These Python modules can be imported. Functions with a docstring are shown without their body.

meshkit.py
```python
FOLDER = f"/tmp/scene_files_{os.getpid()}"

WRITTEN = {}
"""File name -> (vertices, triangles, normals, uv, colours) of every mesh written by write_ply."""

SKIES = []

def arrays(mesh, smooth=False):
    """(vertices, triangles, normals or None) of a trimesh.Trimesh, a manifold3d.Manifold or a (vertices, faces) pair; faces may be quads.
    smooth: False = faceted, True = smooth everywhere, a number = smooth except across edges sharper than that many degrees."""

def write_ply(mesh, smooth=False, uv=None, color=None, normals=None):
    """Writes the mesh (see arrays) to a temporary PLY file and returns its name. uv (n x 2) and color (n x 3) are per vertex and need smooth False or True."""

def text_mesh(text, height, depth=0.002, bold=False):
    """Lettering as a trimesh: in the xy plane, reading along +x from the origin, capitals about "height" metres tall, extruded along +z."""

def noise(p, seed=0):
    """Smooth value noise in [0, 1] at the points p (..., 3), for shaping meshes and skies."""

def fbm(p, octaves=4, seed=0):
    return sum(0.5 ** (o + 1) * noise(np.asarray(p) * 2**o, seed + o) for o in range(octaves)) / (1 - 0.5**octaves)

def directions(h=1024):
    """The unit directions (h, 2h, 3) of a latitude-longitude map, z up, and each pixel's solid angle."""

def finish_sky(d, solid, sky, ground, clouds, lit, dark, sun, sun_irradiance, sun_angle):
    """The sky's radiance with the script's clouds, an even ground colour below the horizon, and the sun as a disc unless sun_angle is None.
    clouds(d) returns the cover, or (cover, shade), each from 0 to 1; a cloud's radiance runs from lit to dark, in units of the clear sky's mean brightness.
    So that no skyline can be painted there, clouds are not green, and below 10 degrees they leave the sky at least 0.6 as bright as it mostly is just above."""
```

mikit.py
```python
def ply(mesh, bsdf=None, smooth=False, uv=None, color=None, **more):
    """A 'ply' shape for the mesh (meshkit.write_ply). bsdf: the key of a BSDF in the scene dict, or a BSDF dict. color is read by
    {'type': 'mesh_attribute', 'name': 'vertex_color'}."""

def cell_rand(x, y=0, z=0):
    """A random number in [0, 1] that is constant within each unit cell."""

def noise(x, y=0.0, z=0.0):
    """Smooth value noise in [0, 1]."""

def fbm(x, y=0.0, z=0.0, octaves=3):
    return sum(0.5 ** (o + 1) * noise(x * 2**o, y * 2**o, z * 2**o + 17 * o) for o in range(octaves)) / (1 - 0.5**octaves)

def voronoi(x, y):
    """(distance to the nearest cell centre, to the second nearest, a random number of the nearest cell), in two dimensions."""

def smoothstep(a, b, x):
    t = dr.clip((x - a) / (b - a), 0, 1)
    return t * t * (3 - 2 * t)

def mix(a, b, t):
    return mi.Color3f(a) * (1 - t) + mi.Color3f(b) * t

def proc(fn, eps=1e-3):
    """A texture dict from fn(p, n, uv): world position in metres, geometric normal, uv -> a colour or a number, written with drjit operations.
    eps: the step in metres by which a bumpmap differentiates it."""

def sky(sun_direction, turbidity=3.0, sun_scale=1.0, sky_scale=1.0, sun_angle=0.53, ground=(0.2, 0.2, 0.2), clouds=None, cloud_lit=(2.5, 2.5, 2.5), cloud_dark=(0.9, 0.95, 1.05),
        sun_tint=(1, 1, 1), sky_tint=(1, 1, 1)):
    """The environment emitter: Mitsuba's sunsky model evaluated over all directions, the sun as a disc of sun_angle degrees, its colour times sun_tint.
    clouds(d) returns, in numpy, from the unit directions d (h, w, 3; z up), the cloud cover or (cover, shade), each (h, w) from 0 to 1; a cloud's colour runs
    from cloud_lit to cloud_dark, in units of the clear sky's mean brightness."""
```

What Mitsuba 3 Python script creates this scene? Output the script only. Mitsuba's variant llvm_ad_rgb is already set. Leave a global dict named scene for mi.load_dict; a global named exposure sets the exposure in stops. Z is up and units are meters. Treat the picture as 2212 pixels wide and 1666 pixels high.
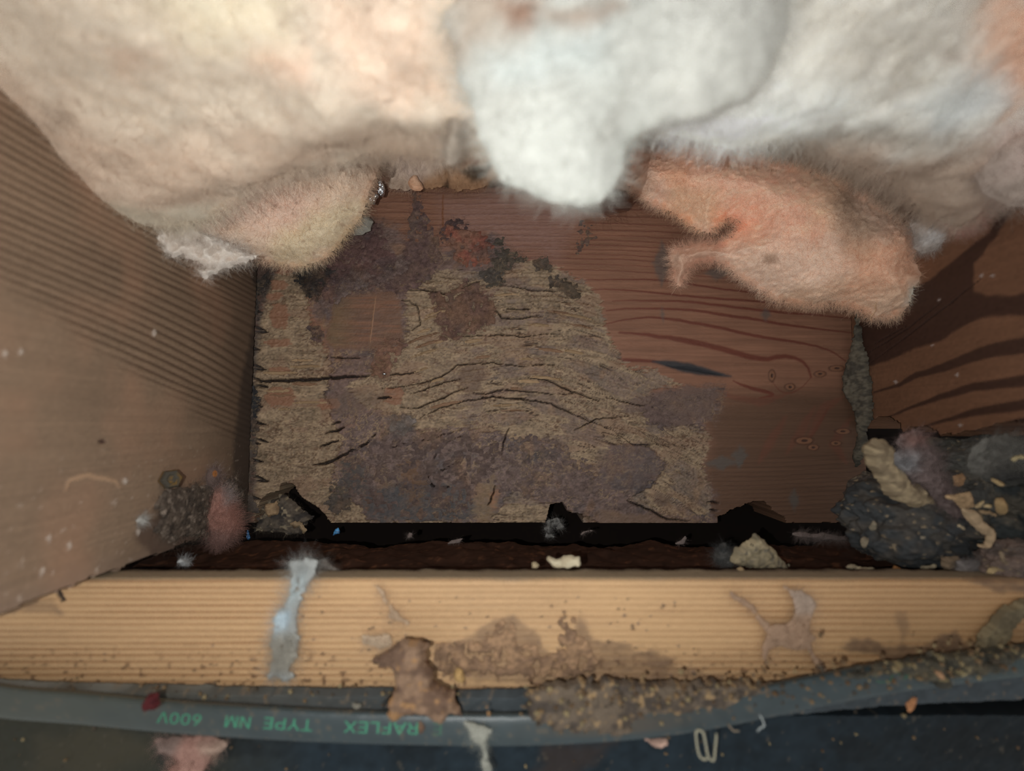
import math, sys
import numpy as np
import trimesh
import mitsuba as mi
sys.path.insert(0, "/opt/lang")
import mikit, meshkit
from meshkit import noise, fbm

T = mi.ScalarTransform4f
scene, labels = {}, {}

# ------------------------------------------------------------------ camera, light, exposure
F, CX, CY = 1021.0, 1106.0, 833.0                     # lens in pixels of the 2212 x 1666 frame
PITCH = math.atan(77 / F)
CAM = np.array([0.0, 0.0, 0.061])
FWD = np.array([0, math.cos(PITCH), math.sin(PITCH)])
UP = np.array([0, -math.sin(PITCH), math.cos(PITCH)])
RIGHT = np.array([1.0, 0, 0])
scene["camera"] = {"type": "thinlens", "fov": 2 * math.degrees(math.atan(CX / F)), "fov_axis": "x",
                   "aperture_radius": 0.0017, "focus_distance": 0.287, "near_clip": 0.004, "far_clip": 20.0,
                   "to_world": T().look_at(origin=CAM.tolist(), target=(CAM + FWD).tolist(), up=[0, 0, 1])}
# the phone's flash, beside the lens, and unseen even light that lifts the dim edges
scene["flash"] = {"type": "spot", "intensity": {"type": "rgb", "value": [0.092, 0.0945, 0.092]}, "cutoff_angle": 86.0, "beam_width": 30.0,
                  "to_world": T().look_at(origin=[-0.020, -0.018, 0.058], target=[-0.045, 0.29, 0.075], up=[0, 0, 1])}
scene["ambient"] = {"type": "constant", "radiance": {"type": "rgb", "value": [0.52, 0.52, 0.51]}}
exposure = 0.22

# ------------------------------------------------------------------ helpers
def lin(c):
    c = np.asarray(c, float) / 255.0
    return np.where(c < 0.04045, c / 12.92, ((c + 0.055) / 1.055) ** 2.4)

def rays(px):
    px = np.asarray(px, float).reshape(-1, 2)
    return (px[:, :1] - CX) / F * RIGHT - (px[:, 1:] - CY) / F * UP + FWD

def nrm(v):
    v = np.asarray(v, float)
    return v / np.linalg.norm(v)

class Plane:
    """A flat reference plane in the place: origin, two axes, normal."""
    def __init__(self, P0, N):
        self.P0, self.N = np.asarray(P0, float), nrm(N)
        self.U = np.array([1.0, 0, 0]) if abs(self.N[2]) > 0.99 else nrm(np.cross([0, 0, 1], self.N))
        self.V = np.cross(self.N, self.U)
    def loc(self, px):
        """Where the photograph's points lie on this plane (metres along U and V)."""
        d = rays(px)
        t = ((self.P0 - CAM) @ self.N) / (d @ self.N)
        q = CAM + d * t[:, None] - self.P0
        return np.stack([q @ self.U, q @ self.V], 1)
    def pt(self, u, v, h=0.0):
        u, v, h = np.broadcast_arrays(u, v, h)
        return self.P0 + u[..., None] * self.U + v[..., None] * self.V + h[..., None] * self.N

def at(px, py, Y):
    d = rays([(px, py)])[0]
    return CAM + d * (Y - CAM[1]) / d[1]

def yplane(Y):
    return Plane([0, Y, 0], [0, -1, 0])

def tplane(px, py, Y, nx=0.0, nz=0.0):
    return Plane(at(px, py, Y), [nx, -1, nz])

def sdf(x, y, poly):
    """Signed distance to a polygon, positive inside."""
    d2, inside = np.full(x.shape, 1e9), np.zeros(x.shape, bool)
    for (ax, ay), (bx, by) in zip(poly, np.roll(poly, -1, 0)):
        ex, ey, wx, wy = bx - ax, by - ay, x - ax, y - ay
        t = np.clip((wx * ex + wy * ey) / (ex * ex + ey * ey + 1e-20), 0, 1)
        d2 = np.minimum(d2, (wx - ex * t) ** 2 + (wy - ey * t) ** 2)
        inside ^= ((ay > y) != (by > y)) & (x < ex * (y - ay) / (ey if ey else 1e-12) + ax)
    return np.where(inside, np.sqrt(d2), -np.sqrt(d2))

def dline(x, y, pts):
    """Distance to a polyline, and how far along it (0 to 1)."""
    best, along = np.full(x.shape, 1e9), np.zeros(x.shape)
    n = len(pts) - 1
    for i in range(n):
        (ax, ay), (bx, by) = pts[i], pts[i + 1]
        ex, ey = bx - ax, by - ay
        t = np.clip(((x - ax) * ex + (y - ay) * ey) / (ex * ex + ey * ey + 1e-20), 0, 1)
        d = (x - ax - ex * t) ** 2 + (y - ay - ey * t) ** 2
        near = d < best
        best, along = np.where(near, d, best), np.where(near, (i + t) / n, along)
    return np.sqrt(best), along

def sstep(a, b, x):
    t = np.clip((x - a) / (b - a), 0, 1)
    return t * t * (3 - 2 * t)

def n2(u, v, sx, sy=None, seed=0, oct=3):
    """Noise over plane coordinates given in mm; sx, sy: feature size in mm."""
    sy = sy or sx
    return fbm(np.stack([u / sx + 100, v / sy + 100, np.full(u.shape, seed * 7.31)], -1), oct, seed)

def mixc(c, d, m):
    return c * (1 - m[:, None]) + np.asarray(d) * m[:, None]

def quads(nv, nu):
    i = np.arange(nv * nu).reshape(nv, nu)
    return np.stack([i[:-1, :-1], i[:-1, 1:], i[1:, 1:], i[1:, :-1]], -1).reshape(-1, 4)

def tri(q):
    return np.vstack([q[:, [0, 1, 2]], q[:, [0, 2, 3]]])

def close(front, back, q, lid=True):
    """A closed mesh from a front sheet and a back sheet of the same quads (lid False: the back, against the wall, stays open)."""
    used = np.zeros(len(front), bool)
    used[q] = True
    new = np.cumsum(used) - 1
    q, front, back = new[q], front[used], back[used]
    n = len(front)
    e = np.vstack([q[:, [0, 1]], q[:, [1, 2]], q[:, [2, 3]], q[:, [3, 0]]])
    key, rev = e[:, 0].astype(np.int64) * n + e[:, 1], e[:, 1].astype(np.int64) * n + e[:, 0]
    b = e[~np.isin(key, rev)]
    side = np.stack([b[:, 1], b[:, 0], b[:, 0] + n, b[:, 1] + n], 1)
    return np.vstack([front, back]), np.vstack([tri(q), tri(q[:, ::-1] + n), tri(side)] if lid else [tri(q), tri(side)]), used

class Sheet:
    """A fine grid over a region of a plane, to be shaped (h, mm along the normal) and coloured."""
    def __init__(self, plane, us, vs):
        self.p = plane
        U, V = np.meshgrid(np.asarray(us) * 1000, np.asarray(vs) * 1000)
        self.shape = U.shape
        self.u, self.v = U.ravel(), V.ravel()
        self.h, self.c = np.zeros(self.u.shape), np.zeros((self.u.size, 3))
    def _near(self, P, m):
        lo, hi = P.min(0) - m, P.max(0) + m
        return np.flatnonzero((self.u > lo[0]) & (self.u < hi[0]) & (self.v > lo[1]) & (self.v < hi[1]))
    def area(self, px, soft=0.6, warp=0.0, scale=4.0, seed=1, grow=0.0, fray=0.0):
        P = self.p.loc(px) * 1000
        k = self._near(P, soft + warp + abs(grow) + fray + 1)
        out = np.zeros(self.u.shape)
        x, y = self.u[k], self.v[k]
        if warp:
            x, y = x + (n2(x, y, scale, seed=seed) - .5) * 2.6 * warp, y + (n2(x, y, scale, seed=seed + 50) - .5) * 2.6 * warp
        d = sdf(x, y, P) + grow
        if fray:
            d = d + fray * 2.2 * (n2(self.u[k], self.v[k], 5.5, .9, seed=seed + 70) - .5) + fray * (n2(self.u[k], self.v[k], 1.1, .8, seed=seed + 71, oct=2) - .5)
        out[k] = sstep(-soft, soft, d)
        return out
    def line(self, px, w0, w1=None, soft=0.25, warp=0.0, scale=3.0, seed=1):
        """Mask of a stroke whose half width goes w0 -> w1 -> w0 (mm) along the polyline, or w0 -> w1 given as a tuple."""
        P = self.p.loc(px) * 1000
        k = self._near(P, 2 + max(w0, w1 or 0) + warp)
        out = np.zeros(self.u.shape)
        x, y = self.u[k], self.v[k]
        if warp:
            x, y = x + (n2(x, y, scale, seed=seed) - .5) * 2.4 * warp, y + (n2(x, y, scale, seed=seed + 50) - .5) * 2.4 * warp
        d, a = dline(x, y, P)
        w = w0 if w1 is None else w0 + (w1 - w0) * np.sin(np.pi * np.clip(a, 0, 1))
        out[k] = 1 - sstep(w - soft, w + soft, d)
        return out
    def paint(self, mask, colour, dh=0.0):
        self.c = mixc(self.c, colour, np.clip(mask, 0, 1))
        self.h = self.h + dh * mask
    def mesh(self, thickness, keep=None):
        P = self.p.pt(self.u / 1000, self.v / 1000, self.h / 1000)
        B = self.p.pt(self.u / 1000, self.v / 1000, np.full(self.u.shape, -thickness))
        q = quads(*self.shape)
        if keep is not None:
            q = q[keep[q].all(1)]
        v, f, used = close(P, B, q, lid=False)
        c = self.c[used]
        return v, f, np.vstack([c, c])

def put(key, mesh, bsdf, colour=None, smooth=True, **label):
    """One entry of the scene with its label."""
    base, k = key, 1
    while key in scene:
        key = f"{base}_{k:03d}"
        k += 1
    if colour is not None:
        scene[key] = mikit.ply(mesh, bsdf, smooth=smooth, color=np.clip(colour, 0, 1))
    else:
        scene[key] = mikit.ply(mesh, bsdf, smooth=smooth)
    if label:
        labels[key] = label
    return key

def fibres(P, D, length, radius, rng, curl=0.35, m=3):
    """Fine hairs as three-sided tubes: roots P, directions D."""
    n = len(P)
    L = length * (0.5 + rng.random((n, 1)))
    D = D / (np.linalg.norm(D, axis=1, keepdims=True) + 1e-12)
    A = np.cross(D, rng.normal(size=(n, 3)))
    A /= np.linalg.norm(A, axis=1, keepdims=True) + 1e-12
    B = np.cross(D, A)
    t = np.linspace(0, 1, m)[None, :, None]
    k1, k2, ph = (rng.normal(size=(n, 1, 1)) for _ in range(3))
    c = P[:, None] + D[:, None] * L[:, None] * t + A[:, None] * (k1 * curl * L[:, None] * t * t) + B[:, None] * (k2 * curl * .5 * L[:, None] * np.sin(3 * t + ph) * t)
    r = radius * (1 - 0.7 * t)
    ring = [A * math.cos(a) + B * math.sin(a) for a in (0, 2.094, 4.189)]
    v = np.stack([c + r * g[:, None] for g in ring], 2)                 # n, m, 3, 3
    i = np.arange(n)[:, None, None] * m * 3 + np.arange(m - 1)[None, :, None] * 3
    j = np.arange(3)[None, None, :]
    a, b = i + j, i + (j + 1) % 3
    q = np.stack([a, b, b + 3, a + 3], -1).reshape(-1, 4)
    return v.reshape(-1, 3), tri(q)

def join(*parts):
    vs, fs, cs, o = [], [], [], 0
    for v, f, c in parts:
        vs.append(v); fs.append(np.asarray(f) + o)
        cs.append(np.broadcast_to(c, (len(v), 3)))
        o += len(v)
    return np.vstack(vs), np.vstack(fs), np.vstack(cs)

def lump(plane, px, thick, back=None, step=0.6, round_=None, warp=0.6, wscale=4.0, rough=((6, .8), (2, .3)), col=None, seed=1, edge=0.12, extra=None,
         hair=0, hair_len=4.0, hair_r=0.06, hair_col=None, hair_out=0.5, lift=0.0, loc=None, flat=False, holes=0.0, fray=0.0, soft=False):
    """A solid piece with this outline on the plane: a rounded (or flat) front of the given thickness in mm, a back, hairs if any.
    Returns vertices, triangles, colours."""
    rng = np.random.default_rng(seed)
    P = (plane.loc(px) if loc is None else np.asarray(loc)) * 1000
    lo, hi = P.min(0) - 3 * warp - step, P.max(0) + 3 * warp + step
    us, vs = np.arange(lo[0], hi[0], step), np.arange(lo[1], hi[1], step)
    U, V = np.meshgrid(us, vs)
    u, v = U.ravel(), V.ravel()
    x, y = u + (n2(u, v, wscale, seed=seed) - .5) * 2.6 * warp, v + (n2(u, v, wscale, seed=seed + 9) - .5) * 2.6 * warp
    s = sdf(x, y, P)
    if fray:
        s = s + fray * 2.4 * (n2(u, v, 2.4, 1.6, seed=seed + 61, oct=3) - .5)
    if holes:
        s = np.minimum(s, (n2(u, v, wscale * .6, seed=seed + 31, oct=2) - holes) * wscale * 1.5)
    q = quads(*U.shape)
    q = q[(s[q] > 0).all(1)]
    S = s.reshape(U.shape)
    gv, gu = np.gradient(S, step)
    on = np.zeros(u.size, int)
    np.add.at(on, q, 1)
    rim_ = (on > 0) & (on < 4)
    move = np.clip(s, 0, step) * rim_
    g2 = np.maximum(gu.ravel() ** 2 + gv.ravel() ** 2, .25)
    u2, v2 = u - move * gu.ravel() / g2, v - move * gv.ravel() / g2
    s = np.where(rim_, 0, np.maximum(s, 0))
    r = round_ or thick
    t = np.clip(s / r, 0, 1)
    prof = np.sqrt(np.maximum(1 - (1 - t) ** 2, 0)) if not flat else np.clip(s / max(0.25 * thick, .3), 0, 1) ** .5
    if soft:
        prof = np.sin(t * np.pi / 2)
    h = edge + thick * prof
    rr = sum(a * (n2(u, v, sc, seed=seed + 3 + i) - .5) * 2 for i, (sc, a) in enumerate(rough))
    h = h + rr * np.clip(s / (1.5 * step + .3 * r), 0, 1)
    if extra is not None:
        h = h + extra(u, v, s)
    hb = -(edge + (thick * .5 if back is None else back) * prof)
    c = col(u, v, s, rr) if callable(col) else np.tile(np.asarray(col, float), (u.size, 1))
    F_, B_ = plane.pt(u2 / 1000, v2 / 1000, (h + lift) / 1000), plane.pt(u2 / 1000, v2 / 1000, (hb + lift) / 1000)
    ve, fa, used = close(F_, B_, q)
    cc = np.vstack([c[used], c[used]])
    parts = [(ve, fa, cc)]
    if hair:
        k = rng.choice(np.flatnonzero(used), hair, p=None)
        near = np.flatnonzero(used & (s < 2.5 * step))
        ke = rng.choice(near, int(hair * hair_out))
        for idx, outward in ((k, 0.25), (ke, 1.0)):
            g = np.stack([gu.ravel()[idx], gv.ravel()[idx]], 1)
            d2 = rng.normal(size=(len(idx), 2)) * (1.0 if outward < .5 else .45) - g * outward
            D = d2[:, :1] * plane.U + d2[:, 1:] * plane.V + (0.15 + .35 * rng.random((len(idx), 1))) * plane.N
            hv, hf = fibres(F_[idx], D, hair_len / 1000, hair_r / 1000, rng)
            hc = (c[idx] if hair_col is None else np.tile(np.asarray(hair_col), (len(idx), 1))) * (.85 + .4 * rng.random((len(idx), 1)))
            parts.append((hv, hf, np.repeat(hc, 9, 0)))
    return join(*parts)

def rock(P, size, seed, amp=.25, sub=3, squash=(1, 1, 1), rot=0.0, fine=.08):
    m = trimesh.creation.icosphere(sub)
    d = m.vertices
    r = 1 + amp * 2 * (fbm(d * 1.6 + seed * 3.7, 3, seed) - .5) + fine * 2 * (fbm(d * 6 + seed, 2, seed + 5) - .5)
    v = d * r[:, None] * np.asarray(squash) * size
    c, s = math.cos(rot), math.sin(rot)
    v = v @ np.array([[c, 0, s], [0, 1, 0], [-s, 0, c]]).T
    return v + np.asarray(P), m.faces

def Z(ox, oy, k, pts):
    """Points measured in an enlargement of the photograph."""
    return [(ox + x / k, oy + y / k) for x, y in pts]

# ------------------------------------------------------------------ materials
VC = {"type": "mesh_attribute", "name": "vertex_color"}
def fine_grain(p, n, uv):
    return mikit.noise(p.x * 1300, p.y * 1300, p.z * 3400)
scene["wood"] = {"type": "bumpmap", "tex": mikit.proc(fine_grain, eps=1e-4), "scale": 0.00018,
                 "bsdf": {"type": "principled", "base_color": VC, "roughness": 0.62, "specular": 0.35}}
scene["rough"] = {"type": "twosided", "bsdf": {"type": "principled", "base_color": VC, "roughness": 0.85, "specular": 0.15}}
scene["wool"] = {"type": "twosided", "bsdf": {"type": "diffuse", "reflectance": VC}}
scene["web"] = {"type": "twosided", "bsdf": {"type": "principled", "base_color": VC, "roughness": 0.8, "specular": 0.2}}
scene["plastic"] = {"type": "principled", "base_color": VC, "roughness": 0.42, "specular": 0.5}
scene["tar"] = {"type": "principled", "base_color": VC, "roughness": 0.7, "specular": 0.15}
scene["foil"] = {"type": "twosided", "bsdf": {"type": "roughconductor", "material": "Al", "alpha": 0.12, "specular_reflectance": {"type": "rgb", "value": [.75, .8, .85]}}}
scene["metal"] = {"type": "principled", "base_color": VC, "roughness": 0.4, "metallic": 0.6, "specular": 0.5}
scene["ink"] = {"type": "principled", "base_color": {"type": "rgb", "value": [.045, .22, .13]}, "roughness": 0.6, "specular": 0.3}
scene["ink_faint"] = {"type": "principled", "base_color": {"type": "rgb", "value": [.045, .11, .075]}, "roughness": 0.7, "specular": 0.3}

# ------------------------------------------------------------------ the setting: what closes the bay off
def box(x0, x1, y0, y1, z0, z1):
    return trimesh.creation.box(bounds=[[x0, y0, z0], [x1, y1, z1]])

def flatc(m, c):
    return np.tile(np.asarray(c, float), (len(m.vertices), 1))

XL, XR, D, SILL = -0.160, 0.2115, 0.291, 0.189
m = box(-.32, .42, .345, .357, -.12, .30)
put("unseen_wall_back", m, "rough", flatc(m, lin((22, 14, 10))), False, kind="structure", label="unseen black-brown backing board that keeps the gap behind the rotten rim joist dark")  # unseen board, dark so that the gap under the rim joist stays black
m = box(-.32, .42, -.02, .345, .262, .280)
put("unseen_ceiling", m, "rough", flatc(m, lin((120, 96, 74))), False, kind="structure", label="unseen subfloor boards above the pink insulation, keeping light out of the bay")  # out of view, stops light entering the bay from above

# ------------------------------------------------------------------ rim joist (the decayed board across the back of the bay)
def R(*c):
    return lin(c) / 0.60
rp = yplane(D)
def stretch(x, k=1.9):
    return np.clip((x - .5) * k + .5, 0, 1)
def grunge(u, v, base=(80, 66, 62), seed=0):
    """Stained, mouldy wood: purple-brown with blue-grey and brown clouds, pits and pale threads."""
    c = np.tile(R(*base), (u.size, 1))
    c = mixc(c, R(56, 53, 55), sstep(.50, .66, n2(u, v, 13, 8, seed=401)) * .75)
    c = mixc(c, R(92, 70, 55), sstep(.54, .68, n2(u, v, 8, 9, seed=402)) * .7)
    c = c * (.45 + .62 * stretch(n2(u, v, 2.4, 1.6, seed=403)) + .62 * stretch(n2(u, v, .9, .7, seed=404, oct=2)))[:, None]
    thread = (1 - sstep(.012, .035, np.abs(n2(u, v, 3.6, 2.6, seed=405) - .5))) * sstep(.46, .6, n2(u, v, 16, 12, seed=406))
    c = mixc(c, R(122, 102, 78), thread * .7)
    return mixc(c, R(118, 100, 80), sstep(.63, .68, n2(u, v, 1.1, 1.0, seed=407, oct=2)) * .35 * sstep(.45, .6, n2(u, v, 10, 9, seed=408)))
S = Sheet(rp, np.arange(-.166, .2165, .0005), np.r_[np.arange(-.0005, .212, .0005), .22, .235, .2615])
u, v = S.u, S.v
bend = 0.00022 * (v - 60) * 0
fine = n2(u, v, 30, 1.2, seed=3, oct=3)
blot = n2(u, v, 14, 9, seed=4)
S.c = np.tile(R(108, 76, 60), (u.size, 1))
S.c *= (0.86 + .28 * fine)[:, None] * (0.9 + .2 * blot)[:, None]
# darker, browner wood low on the right
S.paint(S.area([(1500, 860), (1640, 850), (1700, 840), (1880, 830), (1880, 1180), (1480, 1180), (1530, 960)], 9, 4, 20), R(80, 58, 45))
S.c *= (0.9 + .2 * fine)[:, None]
# growth rings: dark late wood lines
def smooth(pts, n=24):
    p = np.array(pts, float)
    if len(p) < 3:
        return p
    d = np.r_[0, np.cumsum(np.linalg.norm(np.diff(p, axis=0), axis=1))]
    from scipy.interpolate import PchipInterpolator
    return PchipInterpolator(d, p)(np.linspace(0, d[-1], n))
def ring(pts, w, strength=.75, colour=(84, 46, 36), dh=.12, seed=1):
    m = S.line(smooth(pts), w * .4, w * 1.25, .2 + .45 * w, .45, 7, seed) * min(strength * 1.15, .95)
    S.paint(m, R(*colour), dh)
for i, y in enumerate([418, 436, 452, 468, 483, 497, 509, 520, 531, 541, 551, 561, 572, 585]):
    k = (y - 420) / 40
    ring([(1060, y + 3 - k), (1200, y - 2), (1330, y), (1450, y + 4 + k), (1620, y + 12 + 2 * k), (1860, y + 30 + 4 * k)], .24 + .05 * (i % 3), .62, seed=i)
for i, y in enumerate(np.arange(404, 556, 11.5)):
    ring([(780, y), (860, y + 2 * (-1) ** i), (960, y + 3), (1080, y + 2), (1230, y + 4)], .34 + .1 * (i % 2), .60 if i % 2 else .45, (80, 50, 40), .25, seed=40 + i)
rings = [[(1230, 606), (1400, 604), (1500, 616), (1620, 632), (1860, 652)], [(1240, 628), (1323, 626), (1446, 636), (1560, 646), (1620, 650), (1850, 676)],
         [(1323, 650), (1446, 650), (1540, 657), (1620, 668), (1740, 679), (1850, 690)], [(1310, 672), (1400, 666), (1465, 668), (1602, 686), (1714, 704), (1850, 720)],
         [(1309, 700), (1403, 686), (1512, 700), (1650, 729), (1747, 744), (1800, 762), (1826, 780)],
         [(1338, 718), (1439, 729), (1548, 751), (1656, 776), (1692, 769), (1736, 783), (1752, 815)], [(1313, 776), (1403, 780), (1450, 790)],
         [(1584, 823), (1620, 838), (1668, 853), (1640, 860)], [(1665, 820), (1700, 850), (1752, 815)], [(1740, 960), (1760, 930), (1790, 880)]]
for i, pts in enumerate(rings):
    ring(pts, [.5, .55, .65, .75, .8, 1.45, .9, .9, .5, .8][i], .8 if i < 8 else .45, (82, 42, 32), .05, seed=80 + i)
for i in range(14):                                     # close rings low on the right
    y = 985 + i * 9.5
    ring([(1530, y + 8), (1640, y + 6), (1760, y + 1), (1880, y - 6)], .25, .35, (54, 38, 31), .1, seed=120 + i)
for pts in [[(1700, 900), (1660, 960), (1640, 1000)], [(1560, 850), (1640, 870), (1700, 850)], [(1820, 860), (1780, 880), (1740, 960)], [(1760, 880), (1700, 980)], [(1840, 900), (1800, 960), (1830, 1000)]]:
    S.paint(S.line(pts, .6, 2.6, 1.4, 1.2, 9, seed=int(pts[0][0])) * .5, R(92, 54, 42))
S.c *= (1 + .34 * (n2(u, v + .02 * u * sstep(0, 60, u), 70, .9, seed=59, oct=2) - .5))[:, None]
# knots
for (kx, ky, a, b) in [(1668, 812, 9, 15), (1707, 836, 13, 9), (1772, 808, 15, 8), (1808, 796, 20, 8), (1738, 952, 24, 10), (1757, 967, 15, 8), (1821, 932, 20, 8), (1806, 958, 14, 7)]:
    t = np.linspace(0, 2 * np.pi, 15)[:-1]
    oval = lambda g: [(kx + a * g * math.cos(q), ky + b * g * math.sin(q)) for q in t]
    S.paint(S.area(oval(1.0), .5, .4, 3) * .7, R(70, 46, 35), -.15)
    S.paint(S.area(oval(.72), .3, .3, 3), R(104, 72, 54), .3)
    S.paint(S.area(oval(.3), .3, .2, 3), R(56, 38, 31), -.3)
# flash sheen at the top centre, painted as paler flecks
S.paint(S.area([(960, 430), (1060, 420), (1250, 440), (1240, 500), (1190, 560), (1080, 540), (960, 540)], 12, 6, 14) * (.1 + .7 * n2(u, v, 1.6, .5, seed=9)), R(122, 96, 90), .05)
# blue-black stains
S.paint(S.line([(1410, 781), (1460, 790), (1510, 800), (1578, 814)], .5, 3.0, 1.2, .6, 5), R(44, 42, 44), -.1)
S.paint(S.line([(1440, 790), (1500, 798), (1560, 811)], .2, 1.0, .4, .3, 4), R(28, 30, 34), -.5)
for x, y, a, b in [(1430, 570, 20, 50), (1548, 590, 30, 14), (1432, 680, 5, 18), (1654, 680, 9, 14), (1598, 985, 16, 26), (1715, 1080, 12, 24), (1560, 1000, 40, 14)]:
    S.paint(S.area([(x - a, y), (x, y - b), (x + a, y), (x, y + b)], 1.6, 1.5, 4, seed=x) * .6, R(70, 70, 68))
# brown-purple staining over the lower half and the upper left
g_ = grunge(u, v)
up_ = S.area([(640, 600), (700, 540), (770, 480), (840, 470), (880, 540), (960, 540), (1060, 500), (1120, 560), (1060, 620), (940, 660), (900, 740), (800, 900), (720, 960), (690, 860), (700, 720)], 4, 4, 10, seed=31, fray=4) * .85
lo_ = S.area([(690, 960), (800, 880), (900, 890), (1100, 890), (1320, 870), (1440, 850), (1560, 835), (1545, 900), (1500, 960), (1540, 1060), (1545, 1180), (690, 1180)], 4, 4, 10, seed=32, fray=4) * .95
for m_ in (up_, lo_):
    S.c = S.c * (1 - m_[:, None]) + g_ * m_[:, None]
    S.h += m_ * (.9 * (n2(u, v, 5, 3, seed=33) - .5) + .5 * (n2(u, v, 1.2, 1, seed=34, oct=2) - .5))
for poly, cc, o in [([(790, 1060), (900, 1040), (1000, 1050), (1040, 1100), (1000, 1130), (820, 1128), (770, 1100)], (58, 56, 57), .8), ([(860, 1000), (905, 990), (925, 1040), (910, 1090), (885, 1090), (868, 1050)], (84, 62, 46), .8), ([(735, 1000), (770, 985), (800, 1010), (795, 1060), (750, 1075), (735, 1040)], (54, 51, 50), .8),
                    ([(1040, 1040), (1068, 1020), (1075, 1080), (1070, 1132), (1030, 1132), (1020, 1100)], (112, 92, 70), .6), ([(800, 1020), (830, 1000), (860, 1040), (820, 1050)], (100, 82, 64), .5), ([(1060, 1062), (1074, 1060), (1074, 1098), (1060, 1100)], (124, 88, 66), .8)]:
    S.paint(S.area(poly, 2.5, 3, 7, seed=int(poly[0][0]), fray=3) * o * (.4 + 1.1 * n2(u, v, 1.6, 1.3, seed=36, oct=2)), R(*cc))
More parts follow.
